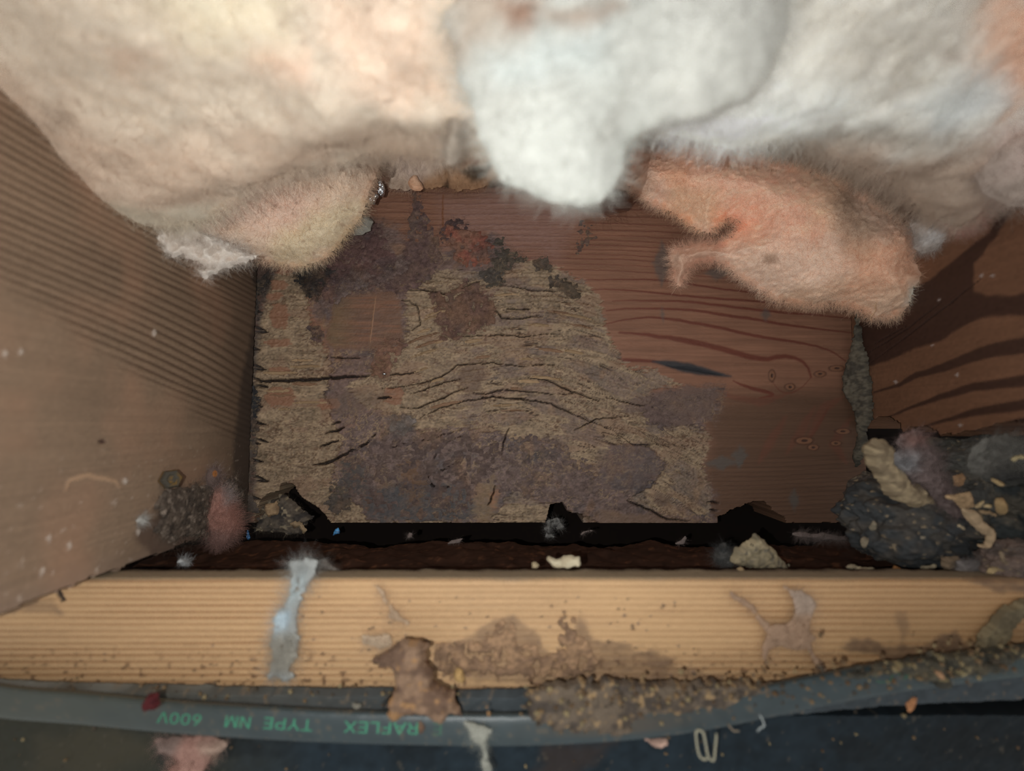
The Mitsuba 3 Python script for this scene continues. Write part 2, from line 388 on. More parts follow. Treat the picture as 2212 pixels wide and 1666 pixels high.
# bare, decayed sapwood: sunk, tan, crumbling
decay = np.zeros(u.size)
for i, poly in enumerate([
        [(572, 598), (650, 588), (668, 640), (664, 690), (690, 722), (700, 760), (716, 800), (700, 850), (712, 900), (740, 950), (716, 1030), (730, 1090), (700, 1160), (545, 1160), (546, 960), (540, 800), (556, 700)],
        [(872, 610), (920, 622), (985, 588), (1060, 600), (1090, 560), (1160, 560), (1200, 575), (1260, 610), (1292, 640), (1310, 720), (1348, 790), (1420, 800), (1470, 830), (1400, 850), (1445, 905), (1420, 930), (1330, 905), (1250, 930), (1180, 950), (1100, 945), (1000, 925), (900, 930), (850, 900), (790, 880), (740, 830), (780, 820), (850, 750), (880, 720)],
        [(1230, 900), (1420, 880), (1460, 925), (1500, 918), (1532, 945), (1518, 1010), (1535, 1060), (1530, 1110), (1440, 1120), (1360, 1080), (1420, 1040), (1440, 1000), (1400, 960), (1320, 960), (1290, 1030), (1240, 1010), (1200, 950)],
        [(690, 1060), (760, 1080), (800, 1130), (1060, 1132), (1110, 1060), (1190, 1090), (1290, 1130), (1290, 1145), (700, 1145)],
        [(900, 585), (1090, 585), (1060, 620), (1000, 606), (930, 626), (880, 622)]]):
    decay = np.maximum(decay, S.area(poly, .7, 2.0, 7, seed=10 + i, fray=3.2))
wav = n2(u, v, 34, 4.2, seed=21, oct=3)
arch = v + .0030 * (u - 8) ** 2 * sstep(-60, -20, u) + 5 * (n2(u, v, 40, 40, seed=22, oct=2) - .5)
lay = n2(u, arch, 26, 1.5, seed=23, oct=3)
patchy = n2(u, v, 7, 3.5, seed=24)
grit = n2(u, v, 1.1, .8, seed=25, oct=2)
tan = R(126, 107, 87) * (.68 + .30 * lay + .85 * (patchy - .5) + .95 * (grit - .5) + .3 * (n2(u, arch, 7, .8, seed=36, oct=2) - .5))[:, None]
redder = sstep(.56, .66, n2(u, v, 16, 8, seed=26))[:, None]
tan = tan * (1 - .5 * redder) + .5 * redder * R(112, 88, 72)
S.c = S.c * (1 - decay[:, None]) + tan * decay[:, None]
S.h += decay * (-.8 + 1.6 * (lay - .5) + 1.3 * (patchy - .5) + .8 * (grit - .5))
# thin fissures along the arching grain
ridge = np.abs(n2(u, arch, 30, 2.7, seed=27, oct=3) - .5)
fiss = (1 - sstep(.003, .014, ridge)) * decay * sstep(.42, .55, n2(u, v, 12, 10, seed=28))
fiss *= .45 + .55 * sstep(-35, -10, u)
S.paint(fiss * .9, R(46, 34, 27), -.8)
ridge2 = np.abs(n2(u, arch, 14, 1.4, seed=57, oct=2) - .5)
S.paint((1 - sstep(.004, .02, ridge2)) * decay * sstep(.5, .62, n2(u, v, 9, 7, seed=58)) * .6, R(58, 43, 34), -.4)
# brown speckle
spk = sstep(.60, .70, n2(u, v, 1.5, .9, seed=29, oct=2)) * sstep(.45, .6, n2(u, v, 14, 7, seed=30)) * decay
S.paint(spk * .7, R(76, 54, 41), -.2)
pits = sstep(.60, .66, n2(u, v, .9, .6, seed=37, oct=2)) * decay * sstep(.40, .55, n2(u, arch, 18, 6, seed=38))
S.paint(pits * .65, R(66, 50, 39), -.25)
brn = sstep(.52, .62, n2(u, arch, 22, 7, seed=39)) * decay * sstep(-60, -20, u)
S.c = S.c * (1 - .55 * brn[:, None]) + .55 * brn[:, None] * g_ * 1.15
# red wood that shows through on the left
for i, (x, y, a, b) in enumerate([(600, 614, 22, 10), (603, 682, 24, 26), (602, 740, 30, 7), (604, 858, 34, 20), (712, 874, 28, 12), (848, 850, 22, 12), (850, 868, 20, 6), (590, 640, 20, 8), (600, 800, 24, 7)]):
    S.paint(S.area([(x - a, y), (x - .6 * a, y - b), (x + .6 * a, y - b), (x + a, y), (x + .6 * a, y + b), (x - .6 * a, y + b)], .5, 1.2, 4, seed=60 + i, fray=1.6) * .8, R(112, 78, 60), .4)
# purple-brown films
for i, (poly, c, o) in enumerate([
        ([(700, 735), (722, 640), (850, 630), (868, 650), (872, 740), (812, 760), (720, 750), (690, 740)], (92, 68, 55), .9),
        ([(1490, 830), (1560, 850), (1530, 900), (1440, 930), (1390, 900), (1330, 880), (1400, 850)], (84, 68, 62), .8),
        ([(1300, 970), (1400, 958), (1440, 1000), (1400, 1050), (1310, 1056), (1280, 1010)], (80, 66, 62), .5),
        ([(1420, 1060), (1455, 1070), (1440, 1095), (1410, 1080)], (78, 62, 54), .7),
        ([(1290, 1100), (1500, 1120), (1540, 1145), (1290, 1145)], (96, 76, 62), .7),
        ([(990, 800), (1020, 775), (1050, 790), (1040, 840), (1010, 860), (990, 830)], (84, 66, 56), .7),
        ([(690, 860), (780, 840), (850, 850), (800, 880), (740, 900)], (86, 70, 60), .55)]):
    S.paint(S.area(poly, 1.6, 2.2, 6, seed=70 + i, fray=2) * o * (.7 + .5 * n2(u, v, 4, 4, seed=71 + i)), R(*c), .3)
sq = S.area([(706, 735), (726, 642), (850, 634), (866, 650), (868, 735), (812, 755), (720, 748)], 1.5, 1.5, 5, seed=77, fray=1.5)
S.paint(sq * sstep(.45, .6, n2(u, v, 18, 1.2, seed=78)) * .5, R(110, 76, 58))
S.paint(sq * sstep(-92, -112, u) * .6, R(90, 74, 54))
S.c *= (1 + sq * .3 * (n2(u, v, 9, .6, seed=79) - .5) * 2)[:, None]
# little worn grooves and a brown drip
S.paint(S.line([(957, 420), (956, 480), (958, 520)], .35, .6, .3, .4, 4), R(96, 60, 40))
S.paint(S.line([(800, 740), (812, 640)], .2, .3, .2, .3, 6), R(124, 94, 72), .2)
# cracks
cracks = [([(540, 812), (560, 824), (610, 822), (660, 820), (720, 816), (770, 814), (796, 812)], .35, 1.1), ([(838, 810), (868, 808), (902, 803)], .2, .45),
          ([(818, 841), (870, 834), (930, 824), (965, 806), (984, 790), (1060, 783), (1130, 790), (1200, 786)], .1, .3), ([(886, 852), (925, 838), (960, 826), (996, 818)], .1, .35), ([(860, 881), (900, 882), (940, 866), (985, 846), (1012, 836)], .12, .35),
          ([(905, 902), (950, 882), (1005, 866), (1060, 858), (1130, 862), (1190, 872), (1250, 900), (1315, 926)], .15, .4), ([(1015, 848), (1050, 852), (1085, 841), (1180, 850), (1240, 852)], .1, .32),
          ([(1137, 815), (1180, 820), (1235, 846), (1300, 868)], .15, .42), ([(985, 728), (1080, 722), (1130, 726), (1200, 720)], .1, .28), ([(1068, 668), (1085, 686), (1130, 688), (1165, 680)], .15, .4),
          ([(868, 624), (915, 626), (965, 636), (1000, 622), (1035, 606)], .2, .5), ([(1096, 665), (1152, 667)], .15, .35), ([(1090, 614), (1150, 626), (1210, 628)], .1, .3),
          ([(676, 1004), (700, 1003), (738, 985), (790, 958), (812, 938)], .35, .95), ([(690, 966), (730, 952)], .2, .6), ([(700, 938), (745, 925)], .2, .6), ([(715, 918), (735, 912)], .2, .5),
          ([(1355, 1080), (1380, 1093), (1412, 1106), (1440, 1122), (1490, 1126)], .2, .6), ([(935, 1058), (926, 1032), (938, 985), (965, 955), (1003, 940)], .08, .2), ([(925, 1040), (944, 1058), (970, 1052)], .3, .7),
          ([(945, 1050), (950, 1018), (1000, 994)], .1, .28), ([(836, 968), (910, 953), (980, 934)], .08, .22), ([(1100, 925), (1086, 960), (1084, 984)], .1, .35), ([(1056, 1090), (1070, 1050)], .2, .4),
          ([(815, 860), (845, 858)], .3, .8), ([(695, 772), (786, 774)], .1, .3), ([(1240, 930), (1290, 905), (1360, 900)], .1, .28), ([(1330, 936), (1370, 962), (1450, 960)], .1, .25), ([(930, 550), (940, 560), (955, 566)], .2, .5),
          ([(1530, 1084), (1554, 1088)], .2, .6), ([(1532, 1102), (1552, 1103)], .2, .5), ([(860, 650), (884, 648), (900, 660), (908, 700), (890, 712)], .1, .25), ([(1310, 858), (1400, 880), (1424, 874)], .1, .3)]
for i, (pts, a, b) in enumerate(cracks):
    S.paint(S.line(pts, a * .8, b * .85, .16, .8, 3, seed=200 + i), R(30, 21, 17), -2.4)
for i in range(17):                                     # short gashes down the left joint
    y, x = 640 + 27 * i + 8 * ((i * 7) % 3), 548 + 6 * ((i * 5) % 4)
    S.paint(S.line([(x - 16, y - 6), (x + 12, y + 4 * ((i % 3) - 1))], .15, .75, .2, .3, 3, seed=300 + i), R(28, 21, 18), -1.6)
# black mould in the left joint
S.paint(S.area([(530, 560), (600, 580), (575, 640), (560, 740), (546, 830), (560, 880), (548, 960), (552, 1040), (545, 1150), (500, 1150)], 2.0, 1.6, 4, seed=90) * (.55 + .4 * n2(u, v, 5, 6, seed=91)), R(50, 44, 42))
S.h += .35 * (n2(u, v, 3.0, .7, seed=92, oct=2) - .5)
# ragged, eaten lower edge
x_, z_ = u + (n2(u, v, 3, seed=95) - .5) * 3, v + (n2(u, v, 2.2, seed=96) - .5) * 2.2
gone = np.zeros(u.size, bool)
for poly in [[(545, 1160), (560, 1085), (575, 1068), (604, 1062), (606, 1045), (626, 1046), (640, 1060), (652, 1078), (690, 1102), (712, 1132), (720, 1160)],
             [(1176, 1160), (1182, 1122), (1190, 1094), (1212, 1086), (1224, 1106), (1256, 1112), (1262, 1160)],
             [(1552, 1160), (1552, 1118), (1590, 1100), (1630, 1084), (1648, 1083), (1668, 1104), (1692, 1120), (1700, 1160)],
             [(1700, 1160), (1700, 1131), (1830, 1131), (1840, 1160)], [(730, 1160), (740, 1134), (1180, 1136), (1180, 1160)], [(1256, 1160), (1256, 1135), (1560, 1140), (1560, 1160)]]:
    gone |= sdf(x_, z_, rp.loc(poly) * 1000) > 0
v0, f0, c0 = S.mesh(.038, ~gone)
put("rim_joist", (v0, f0), "wood", c0, True, category="joist", label="rotted reddish-brown rim joist across the back of the bay, tan and crumbling in the middle")

# splinters and flakes standing off the decayed middle
rng = np.random.default_rng(11)
def arc_y(x, y0):
    return y0 + .00082 * (x - 1110) ** 2 * (1.0 if x < 1110 else .85)
for i in range(34):
    y0 = 640 + (i % 17) * 15.5 + rng.uniform(-5, 5)
    xc = rng.uniform(900, 1290) if i < 26 else rng.uniform(580, 690)
    L = rng.uniform(28, 95)
    xs = np.linspace(xc - L / 2, xc + L / 2, 7)
    mid = [arc_y(x, y0) if i < 26 else y0 + rng.uniform(-1, 1) for x in xs]
    wd = np.array([.6, 2.2, 3.2, 3.6, 3.0, 2.2, .5]) * rng.uniform(.7, 1.25)
    poly = [(x, y - w) for x, y, w in zip(xs, mid, wd)] + [(x, y + w * rng.uniform(.6, 1.2)) for x, y, w in list(zip(xs, mid, wd))[::-1]]
    if not (600 < min(mid) and max(mid) < 915):
        continue
    tone = rng.uniform(.85, 1.15)
    base = R(126, 104, 80) if rng.random() < .7 else R(104, 80, 62)
    col = lambda u, v, s, r, base=base, tone=tone: base * (tone * (.8 + .4 * n2(u, v, 8, .5, seed=5)))[:, None]
    ve, fa, co = lump(rp, poly, .55, back=1.5, step=.42, warp=.35, wscale=2.5, rough=((3, .25),), col=col, seed=400 + i, flat=True, lift=-.5)
    put("rim_joist__splinter", (ve, fa), "wood", co, False)

# purple-brown fungus mats that cling to the rim joist
def mat(poly, base, other, thick=1.0, seed=1, hair=500, hl=3.0, lift=-.2, warp=1.6, holes=0.0, label=None, rough=None):
    def col(u, v, s, r):
        a = n2(u, v, 6, 5, seed=seed)
        g = grunge(u, v, base)
        c = mixc(np.tile(R(*base), (u.size, 1)), R(*other), sstep(.38, .66, a)) * (.45 + .6 * stretch(n2(u, v, 1.3, 1.0, seed=seed + 1, oct=2)) + .6 * stretch(n2(u + 6 * a, v, 3.5, 1.2, seed=seed + 2)))[:, None]
        return .5 * c + .5 * g
    ve, fa, co = lump(rp, poly, thick * .55, back=1.0, step=.55, round_=6, warp=warp, wscale=4, fray=4.2, rough=rough or ((7, .7), (2.4, .5), (1.1, .35)), col=col, seed=seed,
                      hair=int(hair * .85), hair_len=hl, hair_r=.034, hair_out=.8, lift=lift, holes=holes or .30)
    k = put("rim_joist__fungus_mat", (ve, fa), "rough", co, True)
    if label:
        labels[k] = {"label": label}
mat([(652, 600), (680, 580), (712, 545), (745, 515), (785, 488), (812, 476), (828, 508), (850, 540), (862, 575), (836, 606), (800, 625), (735, 640), (720, 665), (690, 640), (668, 625)], (74, 56, 54), (88, 66, 62), 1.6, 501, 1500, 4.5)
mat([(868, 560), (880, 500), (888, 450), (893, 415), (914, 415), (918, 450), (930, 480), (946, 520), (960, 560), (930, 600), (905, 620), (860, 640), (820, 632), (840, 600)], (76, 60, 58), (90, 72, 64), 1.3, 502, 1200, 3.5)
mat([(724, 640), (738, 610), (776, 588), (800, 592), (812, 604), (860, 570), (890, 566), (872, 592), (830, 612), (775, 622), (740, 650), (732, 660)], (98, 84, 80), (80, 64, 62), 1.2, 503, 900, 5.0, lift=.8, label="pale wispy fold of the fungus mat")
mat([(960, 488), (985, 494), (1020, 492), (1048, 505), (1062, 530), (1058, 562), (1040, 580), (1010, 578), (985, 560), (972, 535), (955, 520)], (104, 76, 64), (120, 66, 56), 3.2, 504, 900, 3, label="reddish round fungus cushion")
mat([(962, 476), (985, 472), (1010, 480), (1016, 496), (990, 500), (975, 520), (955, 530), (946, 510)], (62, 50, 50), (74, 58, 56), 1.2, 505, 400, 2.5)
mat([(1058, 520), (1070, 505), (1088, 512), (1090, 530), (1118, 545), (1150, 545), (1140, 560), (1112, 570), (1092, 590), (1082, 620), (1050, 612), (1040, 590), (1062, 575), (1066, 548)], (60, 54, 48), (72, 64, 56), .9, 506, 700, 2.5, holes=.34, label="dark grey lacy crust")
mat([(930, 636), (965, 632), (1000, 612), (1030, 608), (1052, 632), (1064, 660), (1075, 690), (1040, 712), (1005, 718), (975, 738), (950, 728), (944, 690), (938, 660)], (94, 72, 60), (76, 58, 56), 1.8, 507, 1300, 3.5)
mat([(806, 752), (828, 726), (856, 730), (880, 746), (860, 770), (846, 800), (838, 818), (800, 814), (806, 780)], (100, 74, 62), (88, 66, 58), 1.5, 508, 700, 3)
mat([(664, 706), (690, 695), (702, 712), (696, 735), (676, 738)], (64, 52, 50), (92, 70, 62), 1.0, 509, 200, 2)
mat([(735, 1010), (755, 965), (800, 950), (840, 925), (880, 935), (950, 940), (1010, 938), (1070, 952), (1100, 975), (1080, 1010), (1050, 1050), (1020, 1090), (1000, 1120), (900, 1122), (800, 1112), (755, 1085), (728, 1050)], (70, 58, 55), (82, 68, 62), .8, 510, 900, 2.5, warp=2.4, rough=((9, .7), (2.6, .45), (1.0, .3)), holes=.42)
mat([(1090, 990), (1100, 945), (1150, 938), (1200, 950), (1240, 985), (1290, 1010), (1300, 1050), (1270, 1080), (1200, 1082), (1130, 1075), (1080, 1060)], (78, 65, 62), (92, 78, 70), .8, 511, 900, 2.5, warp=2.4, rough=((9, .7), (2.6, .45), (1.0, .3)), holes=.42)
mat([(840, 910), (860, 898), (900, 902), (890, 935), (870, 945), (845, 930)], (96, 88, 84), (76, 68, 64), 1.4, 512, 500, 3)
mat([(1384, 880), (1410, 856), (1450, 846), (1500, 850), (1556, 836), (1520, 872), (1480, 880), (1490, 905), (1440, 925), (1400, 915)], (82, 68, 64), (68, 56, 54), 1.0, 513, 700, 3, holes=.3)
mat([(1240, 490), (1256, 478), (1280, 478), (1290, 500), (1276, 520), (1262, 548), (1240, 556), (1236, 540), (1256, 518)], (76, 60, 54), (68, 54, 50), .5, 514, 120, 1.5, warp=.8)
mat([(1186, 598), (1210, 594), (1240, 612), (1256, 645), (1230, 642), (1206, 625), (1192, 622)], (58, 50, 43), (70, 60, 50), .7, 515, 150, 1.5)
mat([(706, 1090), (716, 1052), (742, 1044), (760, 1066), (752, 1100), (728, 1120)], (60, 54, 50), (76, 68, 60), 1.0, 516, 250, 2)
mat([(560, 1126), (545, 1080), (546, 1000), (556, 940), (548, 880), (530, 860), (520, 920), (524, 1020), (520, 1100)], (60, 52, 47), (78, 66, 56), 1.6, 517, 400, 2)
mat([(516, 950), (520, 880), (528, 835), (545, 830), (562, 860), (552, 900), (545, 960), (530, 1000)], (34, 34, 36), (50, 47, 46), 1.2, 518, 700, 2.5, label="blue-black mould in the corner")

mat([(636, 590), (660, 575), (700, 570), (722, 590), (700, 620), (690, 650), (668, 640), (645, 615)], (34, 33, 34), (48, 44, 42), 1.4, 520, 900, 4.0, lift=.2, holes=.22, label="black fuzzy mould under the insulation lobe")
mat([(556, 590), (585, 585), (580, 610), (566, 640), (556, 700), (548, 690), (546, 630)], (40, 37, 36), (60, 52, 47), 1.2, 521, 400, 3.0, holes=.25)
mat([(1150, 560), (1180, 552), (1200, 575), (1186, 590), (1160, 580)], (64, 56, 50), (76, 66, 57), .8, 522, 150, 2)
# ------------------------------------------------------------------ left floor joist
def J(*c):
    return lin(c) / 0.70
jp = Plane([XL, 0, 0], [1, 0, 0])
S = Sheet(jp, np.r_[-.02, 0, .02, .05, np.arange(.09, .2912, .00072)], np.r_[np.arange(0, .190, .00072), .2, .2615])
u, v = S.u, S.v                                          # u: depth, v: height, mm
fine = n2(u, v, 40, 1.0, seed=3)
S.c = np.tile(J(118, 98, 81), (u.size, 1)) * (.85 + .3 * fine)[:, None] * (.85 + .3 * n2(u, v, 30, 24, seed=6))[:, None]
slope = np.interp(v, [40, 80, 95, 125, 200], [.24, .20, .15, .03, .0])
phi = v + slope * (u - 160) + .8 * (n2(u, v, 90, 20, seed=5, oct=2) - .5)
per = 3.1
fr = (phi / per) % 1.0
late = sstep(.35, .72, fr) * (1 - sstep(.76, .99, fr))
show = sstep(-2, 9, v - (94 - .43 * (u - 164)) + 8 * (n2(u, v, 25, 10, seed=8) - .5)) * (1 - .6 * sstep(150, 95, u))
S.paint(late * show * (.62 + .4 * n2(u, phi, 60, 3.1, seed=9, oct=1)), J(72, 55, 42), 0)
S.c *= (.86 + .28 * n2(u, v, 1.2, .9, seed=17, oct=2))[:, None]
S.h += -.35 * late * show
S.paint(sstep(.45, .75, n2(u, v, 22, 30, seed=12)) * .3, J(150, 112, 90))
S.paint(sstep(232, 288, u + 12 * (n2(u, v, 9, 6, seed=13) - .5)) * .72, J(72, 58, 48))          # darker towards the corner
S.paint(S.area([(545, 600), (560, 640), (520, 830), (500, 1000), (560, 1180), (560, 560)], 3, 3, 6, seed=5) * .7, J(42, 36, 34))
S.paint(sstep(12, 0, v + 8 * (n2(u, v, 8, 5, seed=14) - .5)) * .5, J(118, 100, 88))               # dusty lower edge
S.paint(S.area([(285, 1160), (300, 1130), (380, 1080), (420, 1060), (520, 1080), (520, 1160), (380, 1200), (330, 1200)], 2.5, 3, 6, seed=8) * .75, J(78, 62, 54))
S.paint(S.line([(140, 1062), (150, 1036), (190, 1026), (250, 1040), (262, 1056)], .2, .9, .4, .5, 4) * .7, J(160, 130, 104), .3)
S.paint(S.area([(212, 952), (224, 949), (232, 956), (220, 960)], .3, .3, 2), J(60, 42, 36), -.5)
S.paint(sstep(.70, .78, n2(u, v, 2.2, 1.6, seed=15, oct=2)) * sstep(60, 20, v) * .5, J(165, 150, 138), .1)
for x, y in [(12, 766), (45, 762), (150, 1180), (105, 1165), (335, 720), (90, 1235), (300, 1150), (270, 1040)]:
    S.paint(S.area([(x - 7, y), (x, y - 9), (x + 6, y), (x, y + 8)], .4, .8, 2, seed=x) * .8, J(172, 160, 150), .3)
S.h += .25 * (n2(u, v, 5, .8, seed=16, oct=2) - .5)
ragged = v < 1.0 + 4.5 * sstep(248, 290, u) + 3 * (n2(u, v, 6, 3, seed=18) - .5)
v0, f0, c0 = S.mesh(.038, ~ragged | (v > 12))
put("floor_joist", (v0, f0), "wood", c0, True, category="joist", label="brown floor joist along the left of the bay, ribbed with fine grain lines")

# ------------------------------------------------------------------ right floor joist
def K(*c):
    return lin(c) / 0.46
kp = Plane([XR, 0, 0], [-1, 0, 0])
S = Sheet(kp, np.r_[np.arange(-.2912, -.105, .0007), -.08, -.05, .02], np.r_[np.arange(-.001, .170, .0007), .19, .2615])
u, v = S.u, S.v
fine = n2(u, v, 40, 1.0, seed=43)
S.c = np.tile(K(84, 59, 44), (u.size, 1)) * (.85 + .3 * fine)[:, None] * (.8 + .4 * n2(u, v, 20, 12, seed=44))[:, None]
q8 = lambda pts: Z(1780, 400, 2.7773, pts)
dark = (42, 27, 22)
S.paint(S.area(q8([(1040, 150), (1000, 270), (830, 410), (700, 505), (630, 580), (420, 640), (190, 640), (200, 1085), (290, 1085), (400, 1040), (550, 985), (700, 930), (800, 860), (880, 825), (1000, 785), (1900, 800), (1900, 600), (1210, 650), (1000, 660), (900, 640), (900, 470), (1050, 290), (1130, 150)]), 1.0, 1.0, 6, seed=2) * .92, K(*dark))
for pts, w in [([(300, 1245), (450, 1195), (560, 1140), (700, 1100), (880, 1030), (1030, 985), (1210, 960)], (.5, 3.4)), ([(380, 1392), (560, 1322), (700, 1270), (900, 1212), (1210, 1175)], (.4, 2.6)),
               ([(600, 1450), (760, 1400), (900, 1362), (1210, 1318)], (.4, 2.6)), ([(750, 1540), (900, 1490), (1210, 1420)], (.4, 2))]:
    P = S.p.loc(q8(pts)) * 1000
    P = np.vstack([P, P[-1] + (P[-1] - P[-2]) / np.linalg.norm(P[-1] - P[-2]) * 120])
    d, a = dline(u + 1.5 * (n2(u, v, 12, 5, seed=4) - .5), v + 1.5 * (n2(u, v, 12, 5, seed=5) - .5), P)
    w_ = w[0] + (w[1] - w[0]) * np.clip(a * 1.25, 0, 1)
    S.paint((1 - sstep(w_ - .6, w_ + .6, d)) * .9, K(*dark))
for pts in [[(255, 1082), (500, 905), (760, 705), (950, 555)], [(260, 1010), (500, 860), (720, 690)], [(290, 960), (500, 840)]]:
    S.paint(S.line(q8(pts), .08, .3, .15, .3, 8), K(34, 23, 20), -.5)
S.c *= (.85 + .3 * n2(u, v, 1.4, 1.0, seed=45, oct=2))[:, None]
for x, y in [(945, 545), (800, 1138), (820, 1440), (1010, 545), (650, 960), (430, 1180), (690, 690)]:
    X, Y = q8([(x, y)])[0]
    S.paint(S.area([(X - 5, Y), (X, Y - 4), (X + 5, Y), (X, Y + 4)], .3, .7, 2, seed=x) * .8, K(120, 110, 106), .3)
S.h += .2 * (n2(u, v, 5, .8, seed=46, oct=2) - .5)
eaten = np.zeros(u.size, bool)
xx, zz = u + (n2(u, v, 4, seed=47) - .5) * 4, v + (n2(u, v, 3, seed=48) - .5) * 3
for poly in [[(1836, 1200), (1836, 935), (1872, 920), (1890, 906), (1920, 902), (1942, 915), (1948, 938), (1975, 925), (2010, 925), (2030, 945), (2090, 935), (2150, 920), (2260, 905), (2260, 1200)]]:
    eaten |= sdf(xx, zz, kp.loc(poly) * 1000) > 0
v0, f0, c0 = S.mesh(.038, ~eaten)
put("floor_joist", (v0, f0), "wood", c0, True, category="joist", label="dark floor joist on the right of the bay with broad brown and orange grain bands")

# ------------------------------------------------------------------ sill plate: a front face, a rounded edge, a strip of top, then rotted away behind
def SL(*c):
    return lin(c) / 1.22
SZ0, SB = -.0432, .2005
prof = [(SILL + .004, SZ0)] + [(SILL, z) for z in np.arange(SZ0 + .0004, -.0022, .00042)]
prof += [(SILL + .0022 * (1 - math.cos(t)), -.0022 + .0022 * math.sin(t)) for t in np.linspace(.1, 1.5, 6)]
prof += [(y, 0.0) for y in np.arange(SILL + .003, SB, .0006)]
nf = len(prof)
prof += [(SB + .004, -.012), (SB + .012, -.028), (SB + .02, SZ0), (SILL + .01, SZ0)]
xs = np.r_[-.32, -.26, np.arange(-.225, .232, .00065), .26, .30, .42]
PR, X = np.array(prof), xs
nu, nv = len(xs), len(prof)
x = np.tile(xs, nv) * 1000
yy, zz = np.repeat(PR[:, 0], nu) * 1000, np.repeat(PR[:, 1], nu) * 1000
row = np.repeat(np.arange(nv), nu)
dn = np.gradient(PR, axis=0)
nn = np.stack([dn[:, 1] * -1, dn[:, 0]], 1)
nn /= np.linalg.norm(nn, axis=1, keepdims=True)
S = Sheet.__new__(Sheet)
S.p, S.u, S.v, S.shape = yplane(SILL), x, np.where(yy > SILL * 1000 + 2.3, 50.0, zz), (nv, nu)
S.h = np.zeros(x.size)
zz_ = np.where(row < nf, zz + np.maximum(yy - SILL * 1000, 0) * .5, zz)
g = zz + .8 * (n2(x, zz, 120, 14, seed=51, oct=2) - .5) + .3 * (n2(x, zz, 25, 5, seed=58, oct=2) - .5)
fr = (g / 2.35 + .3 * (n2(x * 0, g, 5, 4, seed=52, oct=2))) % 1
late = sstep(.35, .8, fr) * (1 - sstep(.86, 1.0, fr))
S.c = np.tile(SL(202, 164, 122), (x.size, 1)) * (.90 + .2 * n2(x, zz, 60, .7, seed=53))[:, None]
S.paint(late * (.48 + .5 * n2(x, g, 90, 3, seed=54, oct=1)) * (1 - .5 * np.exp(-((x - 5) / 70) ** 2)), SL(156, 106, 66))
S.c *= (.9 + .2 * n2(x, zz, 1.6, .8, seed=66, oct=2))[:, None]
S.paint(sstep(.45, .7, n2(x, zz, 60, 12, seed=55)) * .35, SL(222, 180, 132))
S.paint(sstep(60, 200, x) * .3, SL(176, 130, 84))  # right end painted darker, where the flash falls off
topness = sstep(-1.6, .6, zz + 1.8 * (n2(x, zz, 22, 6, seed=56) - .5) + np.maximum(yy - SILL * 1000 - 1, 0))
S.paint(topness * .8, SL(128, 118, 102))                                       # dusty top edge
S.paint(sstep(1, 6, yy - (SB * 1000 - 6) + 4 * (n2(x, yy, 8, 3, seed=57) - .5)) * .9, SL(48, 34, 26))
S.paint(sstep(-38.5, -42, zz + 2.5 * (n2(x, zz, 10, 4, seed=59) - .5)) * .6, SL(120, 84, 58))
# brown dirt film along the middle and right
for poly, o in [([(1060, 1340), (1110, 1330), (1150, 1360), (1175, 1400), (1205, 1420), (1230, 1400), (1245, 1350), (1260, 1330), (1285, 1380), (1330, 1390), (1400, 1410), (1450, 1430), (1440, 1480), (1200, 1480), (980, 1470), (930, 1440), (940, 1400), (1000, 1385)], .62),
                ([(1400, 1400), (1460, 1420), (1460, 1440), (1560, 1460), (1600, 1475), (1400, 1480)], .5), ([(1815, 1400), (1840, 1380), (1880, 1378), (1920, 1395), (1990, 1400), (2060, 1360), (2080, 1390), (2120, 1380), (2180, 1390), (2260, 1400), (2260, 1460), (1980, 1440), (1900, 1420)], .8),
                ([(1930, 1330), (1960, 1325), (1960, 1370), (1950, 1395), (1940, 1370)], .45), ([(2090, 1255), (2130, 1240), (2260, 1250), (2260, 1290), (2150, 1275)], .7), ([(0, 1270), (120, 1300), (140, 1330), (60, 1320), (-60, 1330)], .5)]:
    S.paint(S.area(poly, 1.2, 1.8, 5, seed=int(poly[0][0])) * o * (.6 + .8 * n2(x, zz, 3, 2, seed=61)), SL(122, 96, 76), .15)
S.paint(sstep(.62, .72, n2(x, zz, 1.8, 1.4, seed=62, oct=2)) * sstep(-22, -38, zz + 10 * (n2(x, zz, 30, 12, seed=63) - .5)) * .8, SL(96, 66, 46), .15)
S.paint(S.area([(120, 1280), (130, 1275), (142, 1298), (130, 1302)], .5, .4, 2), SL(48, 34, 28), -.6)
rng = np.random.default_rng(5)
for i in range(150):                                                           # specks
    px = rng.uniform(640, 1500) if i < 120 else rng.uniform(100, 2000)
    py = rng.uniform(1290, 1460) if i < 90 else rng.uniform(1385, 1460)
    r = rng.uniform(1.5, 5)
    S.paint(S.area([(px - r, py), (px, py - r), (px + r, py + 1), (px, py + r)], .2, .4, 1.2, seed=i) * .8, SL(*[(92, 62, 44), (120, 96, 84), (74, 56, 46)][i % 3]), .2)
S.h += -.12 * late + .12 * (n2(x, zz, 2.0, .7, seed=64, oct=2) - .5)
S.h = S.h * (row < nf) + (row >= nf - 4) * (row < nf + 3) * 1.6 * (n2(x, yy, 5, 5, seed=65) - .5)
V = np.stack([x / 1000, yy / 1000 + nn[row, 0] * S.h / 1000, zz / 1000 + nn[row, 1] * S.h / 1000], 1)
i = np.arange(nv)[:, None] * nu + np.arange(nu - 1)[None]
j = (np.arange(nv)[:, None] + 1) % nv * nu + np.arange(nu - 1)[None]
q = np.stack([i, i + 1, j + 1, j], -1).reshape(-1, 4)
caps = [[k * nu, (k + 1) * nu, 0] for k in range(1, nv - 1)] + [[(k + 1) * nu + nu - 1, k * nu + nu - 1, nu - 1] for k in range(1, nv - 1)]
put("sill_plate", (V, np.vstack([tri(q), np.array(caps)])), "wood", S.c, True, category="sill plate", label="pale yellow wooden sill plate running across the foreground")

